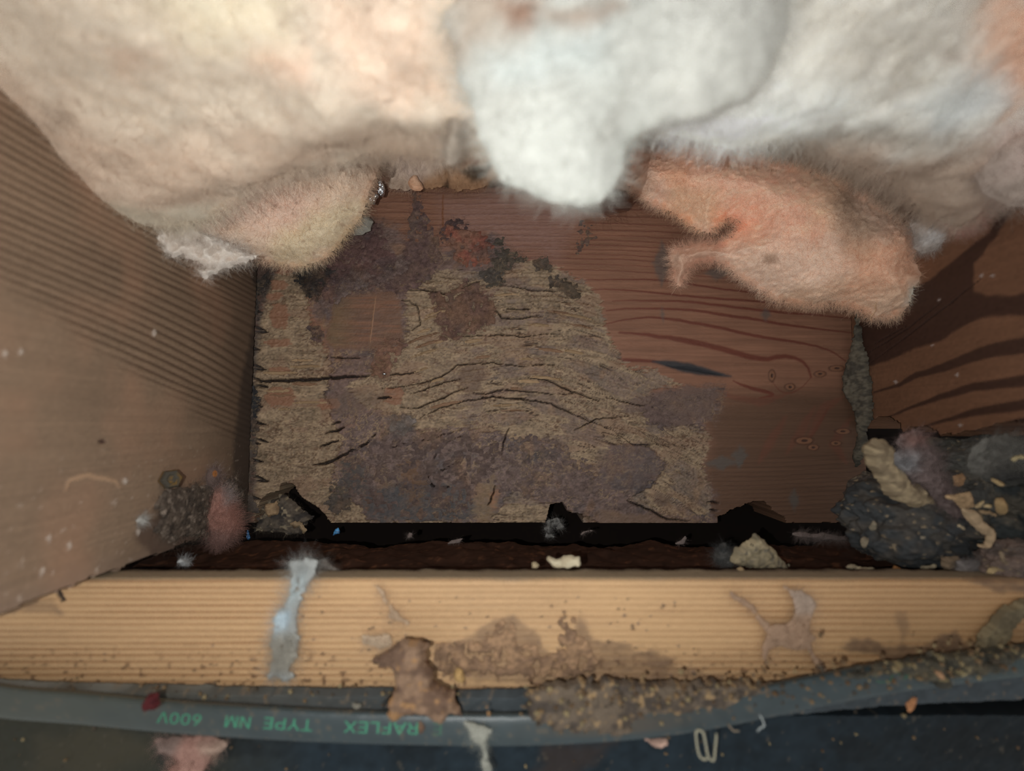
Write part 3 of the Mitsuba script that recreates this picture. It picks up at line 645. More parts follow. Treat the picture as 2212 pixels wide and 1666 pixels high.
# ------------------------------------------------------------------ rotted frass behind the sill
xs, ys = np.arange(-.20, .26, .0011), np.arange(.199, .340, .0011)
U, W = np.meshgrid(xs * 1000, ys * 1000)
u, w = U.ravel(), W.ravel()
hgt = -8.5 + 7 * (n2(u, w, 26, 18, seed=71) - .5) + 4 * (n2(u, w, 7, 6, seed=72) - .5) + 1.6 * (n2(u, w, 2.2, 2.2, seed=73, oct=2) - .5)
hgt -= 26 * sstep(272, 300, w)
c = np.tile(lin((50, 31, 22)), (u.size, 1)) * (.5 + n2(u, w, 5, 4, seed=74))[:, None]
c = mixc(c, lin((88, 56, 38)), sstep(.62, .72, n2(u, w, 4, 3, seed=75)) * .7)
q = quads(*U.shape)
v0, f0, used = close(np.stack([u, w, hgt], 1) / 1000, np.stack([u, w, np.full(u.size, -42.0)], 1) / 1000, q, lid=False)
put("rotted_frass", (v0, f0), "rough", np.vstack([c, c]), True, kind="stuff", category="rotted wood", label="dark brown crumbled rotten wood in the gap behind the sill plate")

# ------------------------------------------------------------------ foundation wall below, tarred
def W_(*c):
    return lin(c) / 2.4
WY = .1855
wp = yplane(WY)
S = Sheet(wp, np.r_[-.32, np.arange(-.235, .240, .0008), .42], np.r_[-.20, -.15, np.arange(-.094, -.0478, .0008)])
u, v = S.u, S.v
S.c = np.tile(W_(50, 64, 74), (u.size, 1)) * (.55 + .9 * n2(u, v, 3.5, 3.0, seed=81))[:, None]
S.paint(sstep(-60, -150, u + 30 * (n2(u, v, 22, 16, seed=82) - .5)) * .75, W_(92, 88, 70))
S.paint(sstep(.55, .66, n2(u, v, 18, 12, seed=83)) * .5, W_(34, 40, 44))
S.paint(sstep(70, 190, u + 40 * (n2(u, v, 22, 16, seed=84) - .5)) * .6, W_(48, 50, 50))
S.paint(S.area([(60, 1600), (200, 1580), (330, 1600), (330, 1640), (200, 1680), (60, 1680)], 4, 4, 8) * .6, W_(104, 96, 78))
S.paint(S.area([(1190, 1605), (1330, 1600), (1290, 1640), (1200, 1700), (1130, 1700)], 3, 3, 6) * .6, W_(88, 72, 64), .5)
S.paint(sstep(.70, .76, n2(u, v, 1.6, 1.6, seed=85, oct=2)) * .5, W_(128, 118, 102), .3)
S.h += 1.1 * (n2(u, v, 3.2, 2.6, seed=86) - .5) + .7 * (n2(u, v, 1.4, 1.4, seed=87, oct=2) - .5) + 1.5 * (n2(u, v, 20, 14, seed=88) - .5)
v0, f0, c0 = S.mesh(.15)
put("wall_front", (v0, f0), "tar", c0, True, kind="structure", label="blue-black tarred foundation wall below the cable")

# dark felt strip under the sill, in two lengths
def FE(*c):
    return lin(c) / 1.1
def felt(poly, seed, label):
    def col(u, v, s, r):
        c = np.tile(FE(64, 70, 74), (u.size, 1)) * (.6 + .8 * n2(u, v, 3, 2, seed=seed))[:, None]
        c = mixc(c, FE(96, 90, 78), sstep(20, -160, u) * .6)
        c = mixc(c, FE(136, 136, 130), sstep(2.2, .3, np.abs(v - v.max() + 3.2 + .6 * np.sin(u * .2))) * .55)  # lit top edge painted in as a lighter line
        return mixc(c, FE(122, 106, 88), sstep(.64, .72, n2(u, v, 2, 1.6, seed=seed + 3)) * .6)
    ve, fa, co = lump(yplane(.1845), poly, 3.4, back=2, step=.6, warp=.5, wscale=6, rough=((5, .4), (1.6, .35)), col=col, seed=seed, round_=1.6)
    put("felt_strip", (ve, fa), "tar", co, True, category="felt strip", label=label)
felt([(-90, 1462), (60, 1470), (210, 1477), (350, 1478), (500, 1482), (700, 1486), (852, 1487), (850, 1494), (836, 1510), (838, 1532), (840, 1560), (500, 1560), (-90, 1530)], 601, "dark felt strip between sill plate and cable, left of the brown dirt clump")
felt([(945, 1484), (970, 1492), (1000, 1490), (1140, 1487), (1300, 1484), (1500, 1482), (1700, 1478), (1900, 1440), (2100, 1420), (2330, 1400), (2330, 1500), (1900, 1520), (1600, 1550), (1300, 1570), (1000, 1560), (990, 1510), (982, 1490)], 602, "dark felt strip between sill plate and cable, right of the brown dirt clump")

# ------------------------------------------------------------------ electrical cable
def CB(*c):
    return lin(c) / 1.95
CY_ = .1760
cl = np.array([(-900, 1420), (-400, 1468), (-160, 1494), (-60, 1504), (0, 1514), (150, 1527), (300, 1541), (500, 1556), (700, 1567), (900, 1573), (1100, 1575), (1250, 1570), (1400, 1558), (1550, 1536), (1700, 1505), (1850, 1475), (2000, 1452), (2212, 1426), (2340, 1410), (3000, 1350)], float)
P3 = np.array([at(a, b, CY_ - .0025 * (1 if 400 < a < 1500 else 0)) for a, b in cl])
from scipy.interpolate import CubicSpline
par = np.r_[0, np.cumsum(np.linalg.norm(np.diff(P3, axis=0), axis=1))]
CS = CubicSpline(par, P3)
ss = np.linspace(0, par[-1], 800)
def frame(s):
    p, t = CS(s), CS(s, 1)
    t /= np.linalg.norm(t, axis=1, keepdims=True)
    n0 = np.array([0, -math.cos(.18), math.sin(.18)])                       # the flat side looks a little upwards
    n = n0 - (t @ n0)[:, None] * t
    n /= np.linalg.norm(n, axis=1, keepdims=True)
    return p, t, n, np.cross(n, t)
HW, HT = .0049, .0021
def section(a):
    c, s = np.cos(a), np.sin(a)
    return HW * np.sign(c) * np.abs(c) ** .75, HT * np.sign(s) * np.abs(s) ** .55
a = np.linspace(0, 2 * np.pi, 41)[:-1]
wv, nv_ = section(a)
p, t, n, b = frame(ss)
wid = np.cross(n, t)
wob = .00016 * (fbm(np.stack([np.repeat(ss, 40) * 300, np.tile(a, 800) * 2, np.zeros(32000)], -1), 2, 3) - .5)
V = (p[:, None] + wid[:, None] * wv[None, :, None] + n[:, None] * nv_[None, :, None]).reshape(-1, 3) + np.repeat(n, 40, 0) * wob[:, None]
i = np.arange(799)[:, None] * 40 + np.arange(40)[None]
j = np.arange(799)[:, None] * 40 + (np.arange(40)[None] + 1) % 40
q = np.stack([i, j, j + 40, i + 40], -1).reshape(-1, 4)
m = trimesh.Trimesh(V, tri(q), process=False)
f_ = m.faces if m.volume > 0 else m.faces[:, ::-1]
sm, am = np.repeat(ss, 40) * 1000, np.tile(wv, 800) * 1000
c = np.tile(CB(66, 80, 84), (len(V), 1)) * (.75 + .5 * n2(sm, am, 6, 3, seed=91))[:, None]
X = V[:, 0] * 1000
c = mixc(c, CB(104, 104, 88), sstep(-60, -190, X + 40 * (n2(sm, am, 16, 4, seed=92) - .5)) * .6)
c = mixc(c, CB(100, 88, 74), np.exp(-((X - 38) / 24) ** 2) * .75 * sstep(.2, .5, n2(sm, am, 6, 4, seed=93)) * sstep(-4, -1, np.abs(am) * -1 + 0))
c = mixc(c, CB(44, 78, 70), np.exp(-((X - 200) / 40) ** 2) * .4)
c = mixc(c, CB(120, 108, 90), sstep(.68, .74, n2(sm, am, 1.6, 1.4, seed=94)) * .6)
put("electrical_cable", (V, f_), "plastic", c, True, category="cable", label="flat dark grey electrical cable with green lettering, sagging along the foundation wall")
def cable_s(px):
    xw = at(px, 1560, CY_)[0]
    return np.interp(xw, P3[:, 0], par)
def lettering(text, px_start, px_end, height, off, ink="ink", mirror=False):
    """Printed along the cable upside-down: it starts at the right and reads towards the left."""
    tm = meshkit.text_mesh(text, 1.0, .02)
    tm = tm.subdivide_to_size(.25)
    v = np.array(tm.vertices)
    v[:, 0] = (v[:, 0] - v[:, 0].min()) / np.ptp(v[:, 0])
    s = cable_s(px_start) + v[:, 0] * (cable_s(px_end) - cable_s(px_start))
    w = off - (v[:, 1] - .5) * height
    p, t, n, _ = frame(s)
    wd = np.cross(n, t)
    up = np.sign(wd[:, 2:3])
    k = np.abs(w) / HW
    nh = HT * np.clip(1 - k ** (2 / .75), .02, 1) ** (.55 / 2)
    P = p + wd * up * w[:, None] + n * (nh + .00006 + v[:, 2] * .002)[:, None]
    put("electrical_cable__lettering", (P, tm.faces), ink, None, False)
lettering("RAFLEX", 908, 752, .0034, .0006)
lettering("TYPE", 686, 584, .0034, .0006)
lettering("NM", 556, 503, .0034, .0004)
lettering("600V", 450, 352, .0033, .0002)
lettering("16C", 2010, 1888, .0030, .0010, "ink_faint")
lettering("E", 958, 940, .0034, .0006, "ink_faint")

# ------------------------------------------------------------------ insulation
def wool(plane, poly, thick, base, patches, key, label, seed, step=1.0, k=.62, hair=2500, hl=6, hr=.07, round_=None, warp=3.0, wscale=14, rough=None, back=None, extra=None, cat="insulation", spots=0, group=None, bsdf="wool", fray=0.0, hair_out=.6, lift=0.0, lumpy=.28, holes=0.0):
    """A wad of glass wool: base colour, then (outline, colour, opacity, softness) of each tinted patch."""
    base = lin(base) / k
    def col(u, v, s, r):
        c = np.tile(base, (u.size, 1))
        for i, (pp, cc, o, soft) in enumerate(patches):
            P = plane.loc(pp) * 1000
            x, y = u + (n2(u, v, 9, seed=seed + i) - .5) * 2 * soft, v + (n2(u, v, 9, seed=seed + 40 + i) - .5) * 2 * soft
            c = mixc(c, lin(cc) / k, sstep(-soft, soft, sdf(x, y, P)) * o)
        swirl = n2(u + 9 * n2(u, v, 16, seed=seed + 5), v, 7, 3, seed=seed + 6)
        c = c * (1 - lumpy / 2 + lumpy * swirl)[:, None] * (.92 + .16 * n2(u, v, 1.5, 1.0, seed=seed + 7, oct=2))[:, None]
        if spots:
            c = mixc(c, lin((120, 92, 74)) / k, sstep(.76, .82, n2(u, v, 2.2, seed=seed + 8, oct=2)) * spots)
        return c
    ve, fa, co = lump(plane, poly, thick, back=back, step=step, round_=round_, warp=warp, wscale=wscale, rough=rough or ((26, 4.0), (10, 2.2), (4, .9), (1.6, .35)),
                      col=col, seed=seed, hair=hair, hair_len=hl, hair_r=hr, hair_out=hair_out, extra=extra, fray=fray, lift=lift, holes=holes, soft=True)
    put(key, (ve, fa), bsdf, co, True, label=label, **({} if "__" in key else {"category": cat}))

under = Plane([0, .20, .150], [0, -.36, -.93])
under_r = Plane([0, .20, .150], [0, -.52, -.85])
# left batt: its underside, from above the camera back to where it ends over the left joist
wool(under, [(-500, -400), (-420, 60), (-150, 215), (30, 250), (75, 330), (130, 400), (215, 460), (330, 492), (440, 470), (560, 400), (650, 366), (740, 345), (830, 318), (880, 330), (940, 338), (1010, 326), (1075, 330), (1110, 300), (1170, 200), (1180, -400)], 10,
     (203, 189, 172), [([(-100, 60), (200, 200), (420, 260), (640, 280), (700, 360), (500, 420), (330, 480), (120, 400)], (196, 172, 152), .7, 14), ([(60, 340), (200, 380), (480, 440), (420, 500), (250, 480), (110, 410)], (206, 196, 178), .9, 5),
                       ([(500, 250), (800, 230), (1000, 260), (1000, 370), (840, 330), (640, 350)], (168, 146, 128), .8, 9), ([(700, -50), (940, -50), (960, 160), (860, 200), (720, 120)], (214, 190, 170), .8, 8), ([(120, 200), (170, 210), (165, 240), (130, 236)], (150, 132, 116), .8, 3),
                       ([(250, 60), (360, 70), (350, 120), (270, 110)], (186, 160, 140), .7, 5), ([(300, -100), (640, -100), (600, 40), (420, 60)], (216, 204, 180), .8, 10), ([(560, 80), (680, 70), (690, 130), (600, 130)], (206, 160, 134), .5, 6)],
     "insulation_batt", "large beige-pink insulation batt filling the upper left, above the left joist", 700, step=1.1, k=.84, hair=9500, hl=6.5, hr=.055, round_=22, warp=2.5, spots=.5, rough=((30, 5.0), (11, 1.8)))
# right batt
wool(under_r, [(1310, -400), (1330, 200), (1385, 285), (1470, 296), (1580, 316), (1650, 308), (1760, 322), (1850, 352), (1950, 405), (2010, 470), (2080, 490), (2140, 440), (2212, 430), (2330, 330), (2600, -100), (2600, -400)], 10,
     (206, 204, 197), [([(1380, 200), (1800, 190), (1900, 250), (1700, 300), (1400, 290)], (214, 216, 212), .9, 10), ([(1660, 300), (1800, 245), (1960, 235), (2060, 250), (2050, 290), (1850, 310), (1720, 330)], (140, 132, 122), .85, 7),
                       ([(1640, 320), (1800, 300), (2300, 280), (2400, 500), (1900, 500), (1700, 380)], (150, 128, 110), .85, 8), ([(2060, -60), (2300, -60), (2300, 200), (2130, 200), (2100, 100)], (196, 156, 130), .85, 8),
                       ([(1990, 80), (2030, 80), (2040, 110), (2010, 116)], (112, 88, 72), .8, 3), ([(1490, 170), (1550, 170), (1545, 200), (1500, 200)], (150, 142, 132), .8, 4), ([(1930, 190), (2110, 120), (2150, 200), (2000, 250)], (176, 180, 180), .7, 6),
                       ([(2090, 250), (2300, 220), (2300, 420), (2110, 440)], (170, 142, 132), .6, 8), ([(1700, -60), (2080, -60), (2080, 110), (1900, 180), (1760, 160)], (178, 172, 162), .8, 12)],
     "insulation_batt", "greyish-white insulation batt across the upper right, against the right joist", 720, step=1.1, k=.66, hair=9500, hl=6.5, hr=.055, round_=22, warp=2.5, spots=.5, rough=((30, 5.0), (11, 2.4), (5, .5)))
# the pale tuft that hangs down in the middle, close to the lens
wool(tplane(1200, 200, .124, 0, -.25), [(960, -200), (955, 40), (985, 110), (990, 190), (1020, 240), (1032, 300), (1062, 350), (1085, 395), (1140, 420), (1195, 436), (1250, 446), (1300, 440), (1332, 405), (1345, 360), (1352, 310), (1385, 283), (1440, 268), (1520, 250), (1600, 215), (1660, 150), (1700, 60), (1700, -200)], 11,
     (238, 238, 230), [([(940, -200), (1150, -200), (1180, 60), (1060, 130), (970, 110)], (226, 204, 184), .8, 8), ([(1080, 50), (1140, 50), (1150, 110), (1100, 110)], (186, 142, 118), .85, 3), ([(1180, 85), (1300, 60), (1330, 75), (1240, 110)], (206, 172, 148), .7, 3),
                       ([(1050, 150), (1300, 120), (1260, 200), (1080, 200)], (240, 246, 242), .9, 6), ([(1300, 270), (1345, 240), (1320, 310), (1290, 320)], (206, 202, 192), .6, 4), ([(1400, -200), (1800, -200), (1800, 300), (1400, 300)], (255, 253, 244), .8, 12)],  # last patch: right flare painted brighter to make up for its dimmer light
     "insulation_batt_001__torn_tuft", "bright white tuft that hangs down in the middle, nearest the camera", 740, step=.8, k=1.65, hair=4000, hl=5, hr=.04, round_=22, warp=1.3, wscale=8, rough=((14, 2.2), (6, 1.0)))
wool(tplane(975, 300, .150, 0, -.2), [(955, 190), (985, 180), (1010, 215), (1004, 270), (996, 320), (985, 352), (968, 356), (958, 330), (966, 280)], 3.5, (186, 172, 158), [], "insulation_tuft", "thin wisp of pale insulation hanging just left of the bright white tuft", 745, step=.6, k=1.4, hair=700, hl=4, hr=.04, warp=1.0, wscale=5, rough=((5, 1), (2, .4)))
# lobe that sags below the left batt, farther back
lobe = tplane(620, 470, .264, .10, -.35)
lu = lobe.loc([(430, 470), (640, 470)])[:, 0] * 1000
wool(lobe, [(330, 500), (400, 470), (414, 425), (470, 390), (560, 365), (640, 345), (760, 330), (815, 322), (828, 338), (818, 368), (806, 396), (788, 436), (780, 466), (752, 502), (735, 530), (700, 560), (660, 574), (610, 572), (560, 558), (540, 556), (505, 572), (470, 586), (438, 604), (440, 575), (430, 560), (380, 560), (345, 528)], 15,
     (176, 156, 138), [([(420, 430), (560, 385), (700, 420), (640, 500), (480, 500)], (184, 160, 146), .7, 8), ([(640, 500), (760, 440), (800, 440), (740, 530), (660, 576), (600, 570)], (172, 158, 134), .9, 5), ([(420, 520), (560, 530), (560, 600), (400, 600)], (166, 158, 150), .8, 5),
                       ([(690, 330), (860, 320), (850, 370), (760, 380)], (120, 98, 82), .8, 5), ([(330, 490), (440, 470), (460, 560), (360, 570)], (160, 150, 142), .7, 5), ([(700, 560), (780, 480), (800, 480), (730, 540)], (150, 122, 92), .6, 3)],
     "insulation_clump", "sagging pinkish-beige insulation lobe at upper left, below the large batt and above the dark mould", 760, step=.7, k=.50, back=5, hair=7500, hl=4.5, hr=.05, round_=14, warp=1.4, wscale=7, spots=.5, rough=((20, 2.6), (8, 1.0)), fray=1.2, extra=lambda u, v, s: 34 * sstep(lu[1], lu[0] - 25, u))
# strip of wool and paper squeezed over the top of the rim joist
wool(tplane(420, 540, .216, .4, -.2), [(318, 512), (345, 500), (400, 486), (440, 500), (520, 540), (560, 556), (520, 570), (480, 582), (462, 596), (440, 608), (432, 590), (445, 572), (420, 558), (392, 566), (360, 552), (340, 528)], 4, (180, 172, 164), [], "insulation_clump__frayed_edge", "white frayed edge", 765, step=.55, k=.62, hair=1600, hl=4.5, hr=.035, warp=1.2, wscale=4, rough=((5, 1), (2, .4)), fray=1.2, holes=.27)
wool(tplane(1000, 330, .278, 0, -.1), [(790, 250), (800, 330), (838, 340), (845, 380), (838, 404), (880, 412), (905, 408), (960, 404), (990, 412), (1030, 408), (1100, 398), (1180, 392), (1300, 400), (1390, 420), (1410, 300), (1410, 200), (800, 200)], 9,
     (158, 138, 122), [([(905, 395), (1000, 360), (1120, 350), (1120, 420), (905, 420)], (136, 104, 78), .9, 3), ([(1000, 385), (1020, 370), (1070, 362), (1050, 390), (1020, 402)], (58, 50, 42), .9, 2), ([(955, 405), (970, 396), (975, 415), (960, 416)], (36, 32, 30), .9, 1.2), ([(1020, 350), (1060, 345), (1050, 365), (1010, 370)], (160, 104, 76), .7, 3),
                       ([(840, 350), (960, 330), (1000, 350), (900, 390), (845, 385)], (168, 150, 140), .7, 4), ([(1400, 250), (1700, 250), (1700, 350), (1400, 350)], (118, 98, 80), .9, 5), ([(1050, 398), (1110, 388), (1112, 398), (1056, 408)], (40, 34, 30), .8, 1.2)],
     "insulation_strip", "tan insulation strip with dark stains along the top of the rim joist", 780, step=.8, k=.62, back=1.5, hair=4000, hl=5, hr=.045, round_=7, warp=1.2, wscale=6, rough=((18, 2.2), (7, 1.0)), fray=1.2)
sal = tplane(1680, 500, .257, -.28, -.30)
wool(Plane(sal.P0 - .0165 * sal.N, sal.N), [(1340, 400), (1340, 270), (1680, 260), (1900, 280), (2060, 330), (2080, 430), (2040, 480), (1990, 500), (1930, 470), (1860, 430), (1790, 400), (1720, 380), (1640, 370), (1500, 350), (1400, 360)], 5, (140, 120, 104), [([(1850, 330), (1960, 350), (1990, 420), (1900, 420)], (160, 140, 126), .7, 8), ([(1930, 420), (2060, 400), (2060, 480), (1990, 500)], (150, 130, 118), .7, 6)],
     "insulation_batt_001__folded_edge", "fold painted brownish as shadow above the salmon-pink clump", 790, step=.9, k=.66, back=3, hair=1800, hl=5, hr=.05, round_=10, warp=1.6, wscale=8, spots=.3)  # the brown base colour stands for the shadow under the right batt
# the salmon-pink clump
wool(sal, [(1362, 330), (1372, 350), (1352, 398), (1390, 426), (1440, 456), (1484, 478), (1505, 498), (1528, 506), (1545, 494), (1556, 474), (1585, 470), (1602, 486), (1560, 530), (1500, 528), (1462, 534), (1448, 552), (1448, 575), (1455, 600), (1468, 618), (1478, 600), (1492, 570), (1530, 560), (1560, 568), (1590, 585), (1625, 612), (1665, 640), (1700, 652), (1760, 664), (1800, 655), (1835, 660), (1865, 672), (1885, 690), (1925, 684), (1965, 676), (1978, 650), (1976, 625), (2005, 606), (1996, 580), (1974, 560), (1984, 530), (1970, 505), (1930, 470), (1880, 440), (1830, 410), (1770, 378), (1700, 360), (1630, 344), (1560, 328), (1480, 322), (1430, 335), (1395, 330)], 17,
     (172, 150, 134), [([(1360, 340), (1560, 325), (1760, 400), (1760, 520), (1600, 540), (1440, 440)], (182, 146, 126), .9, 9), ([(1440, 400), (1540, 420), (1560, 480), (1500, 500), (1440, 470)], (170, 142, 118), .8, 6), ([(1740, 380), (1820, 400), (1800, 500), (1730, 480)], (180, 152, 128), .7, 7),
                       ([(1780, 430), (1830, 410), (1860, 500), (1850, 570), (1800, 560)], (128, 108, 92), .8, 5), ([(1660, 640), (1760, 600), (1990, 600), (1990, 700), (1700, 690)], (160, 136, 116), .8, 6), ([(1800, 520), (1960, 520), (1980, 620), (1820, 620)], (166, 130, 106), .7, 8),
                       ([(1450, 520), (1560, 520), (1560, 600), (1450, 620)], (146, 114, 96), .7, 5), ([(1635, 555), (1660, 550), (1662, 572), (1640, 572)], (118, 94, 78), .8, 2), ([(1432, 380), (1490, 370), (1480, 410), (1440, 410)], (166, 122, 94), .6, 5), ([(1940, 610), (1990, 600), (1985, 660), (1945, 650)], (186, 178, 168), .8, 4)],
     "insulation_clump", "salmon-pink insulation clump sagging at right in front of the rim joist", 800, step=.7, k=.45, back=5, hair=15000, hl=4.5, hr=.045, round_=20, warp=1.2, wscale=6, spots=.25, rough=((22, 2.6), (9, 1.0)), fray=1.4, hair_out=.7)
wool(tplane(2030, 510, .228, -.3, -.2), [(1965, 480), (2000, 470), (2040, 490), (2060, 510), (2020, 540), (1990, 548), (1975, 530)], 5, (150, 142, 136), [([(1985, 490), (2030, 490), (2030, 520), (1990, 525)], (186, 186, 186), .9, 3)], "insulation_tuft", "small white insulation tuft between the salmon-pink clump and the right joist", 815, step=.6, k=.6, hair=900, hl=4, hr=.04, warp=1.0, wscale=5, rough=((5, 1), (2, .4)), fray=1)
wool(tplane(2090, 450, .205, -.3, -.3), [(2010, 420), (2050, 400), (2100, 405), (2135, 430), (2140, 470), (2110, 500), (2060, 505), (2025, 480)], 8, (152, 122, 112), [([(2040, 420), (2100, 420), (2110, 470), (2060, 480)], (170, 126, 112), .8, 4)], "insulation_tuft", "pinkish round insulation tuft near the right edge, beneath the grey-white batt", 820, step=.7, k=.62, hair=1200, hl=4, hr=.05, warp=1.2, wscale=6, rough=((7, 1.4), (3, .5)))
wool(tplane(2190, 370, .170, -.3, -.3), [(2090, 330), (2140, 280), (2230, 240), (2400, 240), (2400, 420), (2260, 450), (2180, 446), (2130, 425), (2100, 380)], 10, (162, 148, 138), [([(2130, 300), (2260, 280), (2260, 380), (2150, 380)], (190, 172, 164), .7, 6)], "insulation_batt_001__bulge", "grey bulge at the right end", 830, step=.9, k=.8, hair=1800, hl=6, hr=.05, warp=1.6, wscale=8)
wool(tplane(790, 488, .280, 0, 0), [(762, 488), (775, 470), (796, 466), (806, 480), (800, 498), (782, 508), (764, 510)], 3, (128, 124, 116), [], "insulation_tuft", "tiny grey wad stuck to the rim joist beside the beige lobe", 840, step=.45, k=.7, hair=250, hl=2, hr=.03, warp=.5, wscale=3, rough=((3, .5), (1.2, .2)))

# ------------------------------------------------------------------ the grey mud tube in the right-hand corner
def earth(plane, poly, thick, base, other, key, seed, k, step=.45, label=None, cat=None, rough=((4, .7), (1.4, .35)), fray=1.4, hair=0, hl=2, bsdf="rough", warp=.8, back=None, round_=None, speck=None, lift=0., holes=0.0):
    def col(u, v, s, r):
        c = mixc(np.tile(lin(base) / k, (u.size, 1)), lin(other) / k, sstep(.4, .62, n2(u, v, 4, 3, seed=seed)))
        if speck is not None:
            c = mixc(c, lin(speck) / k, sstep(.62, .70, n2(u, v, 2, 1.6, seed=seed + 4, oct=2)) * .8)
        return c * (.6 + .8 * n2(u, v, 1.3, 1.0, seed=seed + 1, oct=2))[:, None]
    ve, fa, co = lump(plane, poly, thick, back=back, step=step, warp=warp, wscale=3.5, rough=rough, col=col, seed=seed, fray=fray, hair=hair, hair_len=hl, hair_r=.035, round_=round_, lift=lift, holes=holes)
    return put(key, (ve, fa), bsdf, co, True, **{a: b for a, b in (("category", cat), ("label", label)) if b})
earth(tplane(1850, 840, .2835, -2.0, 0), [(1846, 655), (1858, 690), (1862, 735), (1874, 775), (1882, 820), (1886, 870), (1886, 905), (1872, 925), (1874, 960), (1862, 995), (1850, 1010), (1842, 985), (1852, 945), (1850, 905), (1838, 872), (1822, 850), (1820, 815), (1832, 775), (1842, 740), (1848, 700)], 3.2,
      (84, 78, 68), (62, 58, 52), "mud_tube", 850, .66, label="crusty grey mud tube up the corner between rim joist and right floor joist", cat="mud tube", rough=((5, .8), (1.6, .5)), step=.4)

# ------------------------------------------------------------------ left corner: bolt, nail, dirt and tufts on the left joist
def on_left(px, py):
    return CAM + rays([(px, py)])[0] * ((XL - 0) / rays([(px, py)])[0][0])
earth(jp, [(350, 1060), (335, 1095), (345, 1120), (330, 1150), (370, 1165), (440, 1160), (500, 1140), (530, 1110), (525, 1060), (500, 1030), (460, 1050), (420, 1045), (390, 1050)], 1.5, (78, 68, 60), (54, 47, 42), "dirt_clod", 860, .55, label="dark grey dirt and lint matted low on the left joist around the bolt", cat="dirt", hair=1600, hl=5, speck=(112, 100, 90), fray=5, round_=6)
def hexbolt(P, N, r, h, key, label):
    N = nrm(N); A = nrm(np.cross(N, [0.1, .2, 1])); B = np.cross(N, A)
    rings = [(1.0, 0), (1.0, .75), (.86, 1.0), (.5, 1.0), (.42, .9), (.01, .9)]
    V, Fc = [], []
    n = 6
    for q, hh in rings:
        for i in range(n):
            t = 2 * math.pi * i / n + .3
            V.append(P + N * (h * hh) + (A * math.cos(t) + B * math.sin(t)) * r * q)
    for k in range(len(rings) - 1):
        for i in range(n):
            a, b = k * n + i, k * n + (i + 1) % n
            Fc.append([a, b, b + n, a + n])
    V = np.array(V)
    Fc = tri(np.array(Fc))
    c = np.tile(lin((80, 76, 68)) / .8, (len(V), 1))
    c[::5] = lin((130, 100, 50)) / .8
    put(key, (V, Fc), "metal", c, False, category="bolt", label=label)
hexbolt(on_left(352, 1036) + [.0030, 0, 0], [.8, -.55, .15], .0046, .0032, "bolt_head", "tarnished hexagonal bolt head low on the left floor joist")
m = trimesh.creation.icosphere(4)
Pn = on_left(452, 1030) + [.0022, 0, 0]
V = m.vertices * [.0026, .0044, .0052] * (1 + .16 * (fbm(m.vertices * 3, 3, 6) - .5))[:, None] + Pn
c = mixc(np.tile(lin((88, 73, 68)) / .72, (len(V), 1)), lin((134, 84, 40)) / .72, sstep(.45, .25, np.linalg.norm(m.vertices - nrm([.75, -.45, .35]), axis=1)))
c *= (.6 + .8 * fbm(m.vertices * 6, 2, 8))[:, None]
rng = np.random.default_rng(8)
idx = rng.choice(len(V), 500)
hv, hf = fibres(V[idx], m.vertices[idx] + .8 * rng.normal(size=(500, 3)), .005, .00003, rng)
V, F3, c = join((V, m.faces, c), (hv, hf, np.tile(lin((128, 112, 108)) / .72, (len(hv), 1))))
put("rusty_fastener", (V, F3), "rough", c, True, category="fastener", label="round rusty fastener wrapped in lint, right of the bolt head in the left corner")
wool(Plane(on_left(470, 1110) + [.002, 0, 0], [.82, -.57, 0]), [(440, 1090), (455, 1060), (480, 1050), (492, 1080), (500, 1110), (510, 1130), (500, 1160), (480, 1180), (455, 1175), (440, 1150), (420, 1130), (428, 1108)], 4, (140, 104, 94), [([(470, 1040), (500, 1050), (490, 1090), (475, 1090)], (140, 132, 130), .8, 2), ([(430, 1140), (520, 1150), (500, 1190), (430, 1190)], (104, 84, 80), .7, 3)],
     "pink_fluff", "pink fluff of insulation caught in the left corner beneath the round rusty fastener", 870, step=.45, k=.62, hair=2200, hl=5, hr=.04, warp=1, wscale=4, rough=((4, 1.2), (1.6, .4)), cat="insulation fluff", lift=1.5)
for i, (x, y, L, c_) in enumerate([(395, 1215, 14, (150, 150, 150)), (305, 1125, 10, (150, 148, 144))]):
    wool(Plane([XL + .001, 0, 0], [1, 0, 0]), [(x - L, y), (x - 4, y - 8), (x + L, y - 3), (x + L, y + 5), (x, y + 8)], 2, c_, [], "lint_scrap", ["whitish lint scrap at the bottom edge of the left joist, beside the dark gap", "small whitish lint scrap on the left joist, left of the pink fluff"][i], 880 + i, step=.4, k=.6, hair=120, hl=3, hr=.04, warp=.4, wscale=2, rough=((2, .4),), cat="lint")

# ------------------------------------------------------------------ the fallen chunk in the broken corner of the rim joist
earth(tplane(615, 1110, .285, .1, -.1), [(558, 1128), (570, 1105), (566, 1095), (580, 1082), (602, 1080), (604, 1068), (622, 1072), (640, 1088), (655, 1100), (676, 1116), (668, 1130), (650, 1136), (660, 1150), (640, 1156), (600, 1150), (572, 1146), (552, 1150)], 4,
      (74, 66, 58), (48, 44, 42), "fallen_wood_chunk", 890, .62, label="charred-looking wood chunk broken out of the lower left corner of the rim joist", cat="wood chunk", rough=((5, 1.2), (1.5, .6)), hair=300, hl=3, speck=(120, 108, 90), back=1.5)
earth(tplane(600, 1098, .2800, .1, 0), [(572, 1112), (575, 1090), (596, 1082), (604, 1092), (598, 1112), (582, 1116)], 1.6, (128, 106, 82), (110, 90, 70), "fallen_wood_chunk__bare_face", 891, .66, rough=((3, .3), (1, .3)), label="bare tan face")
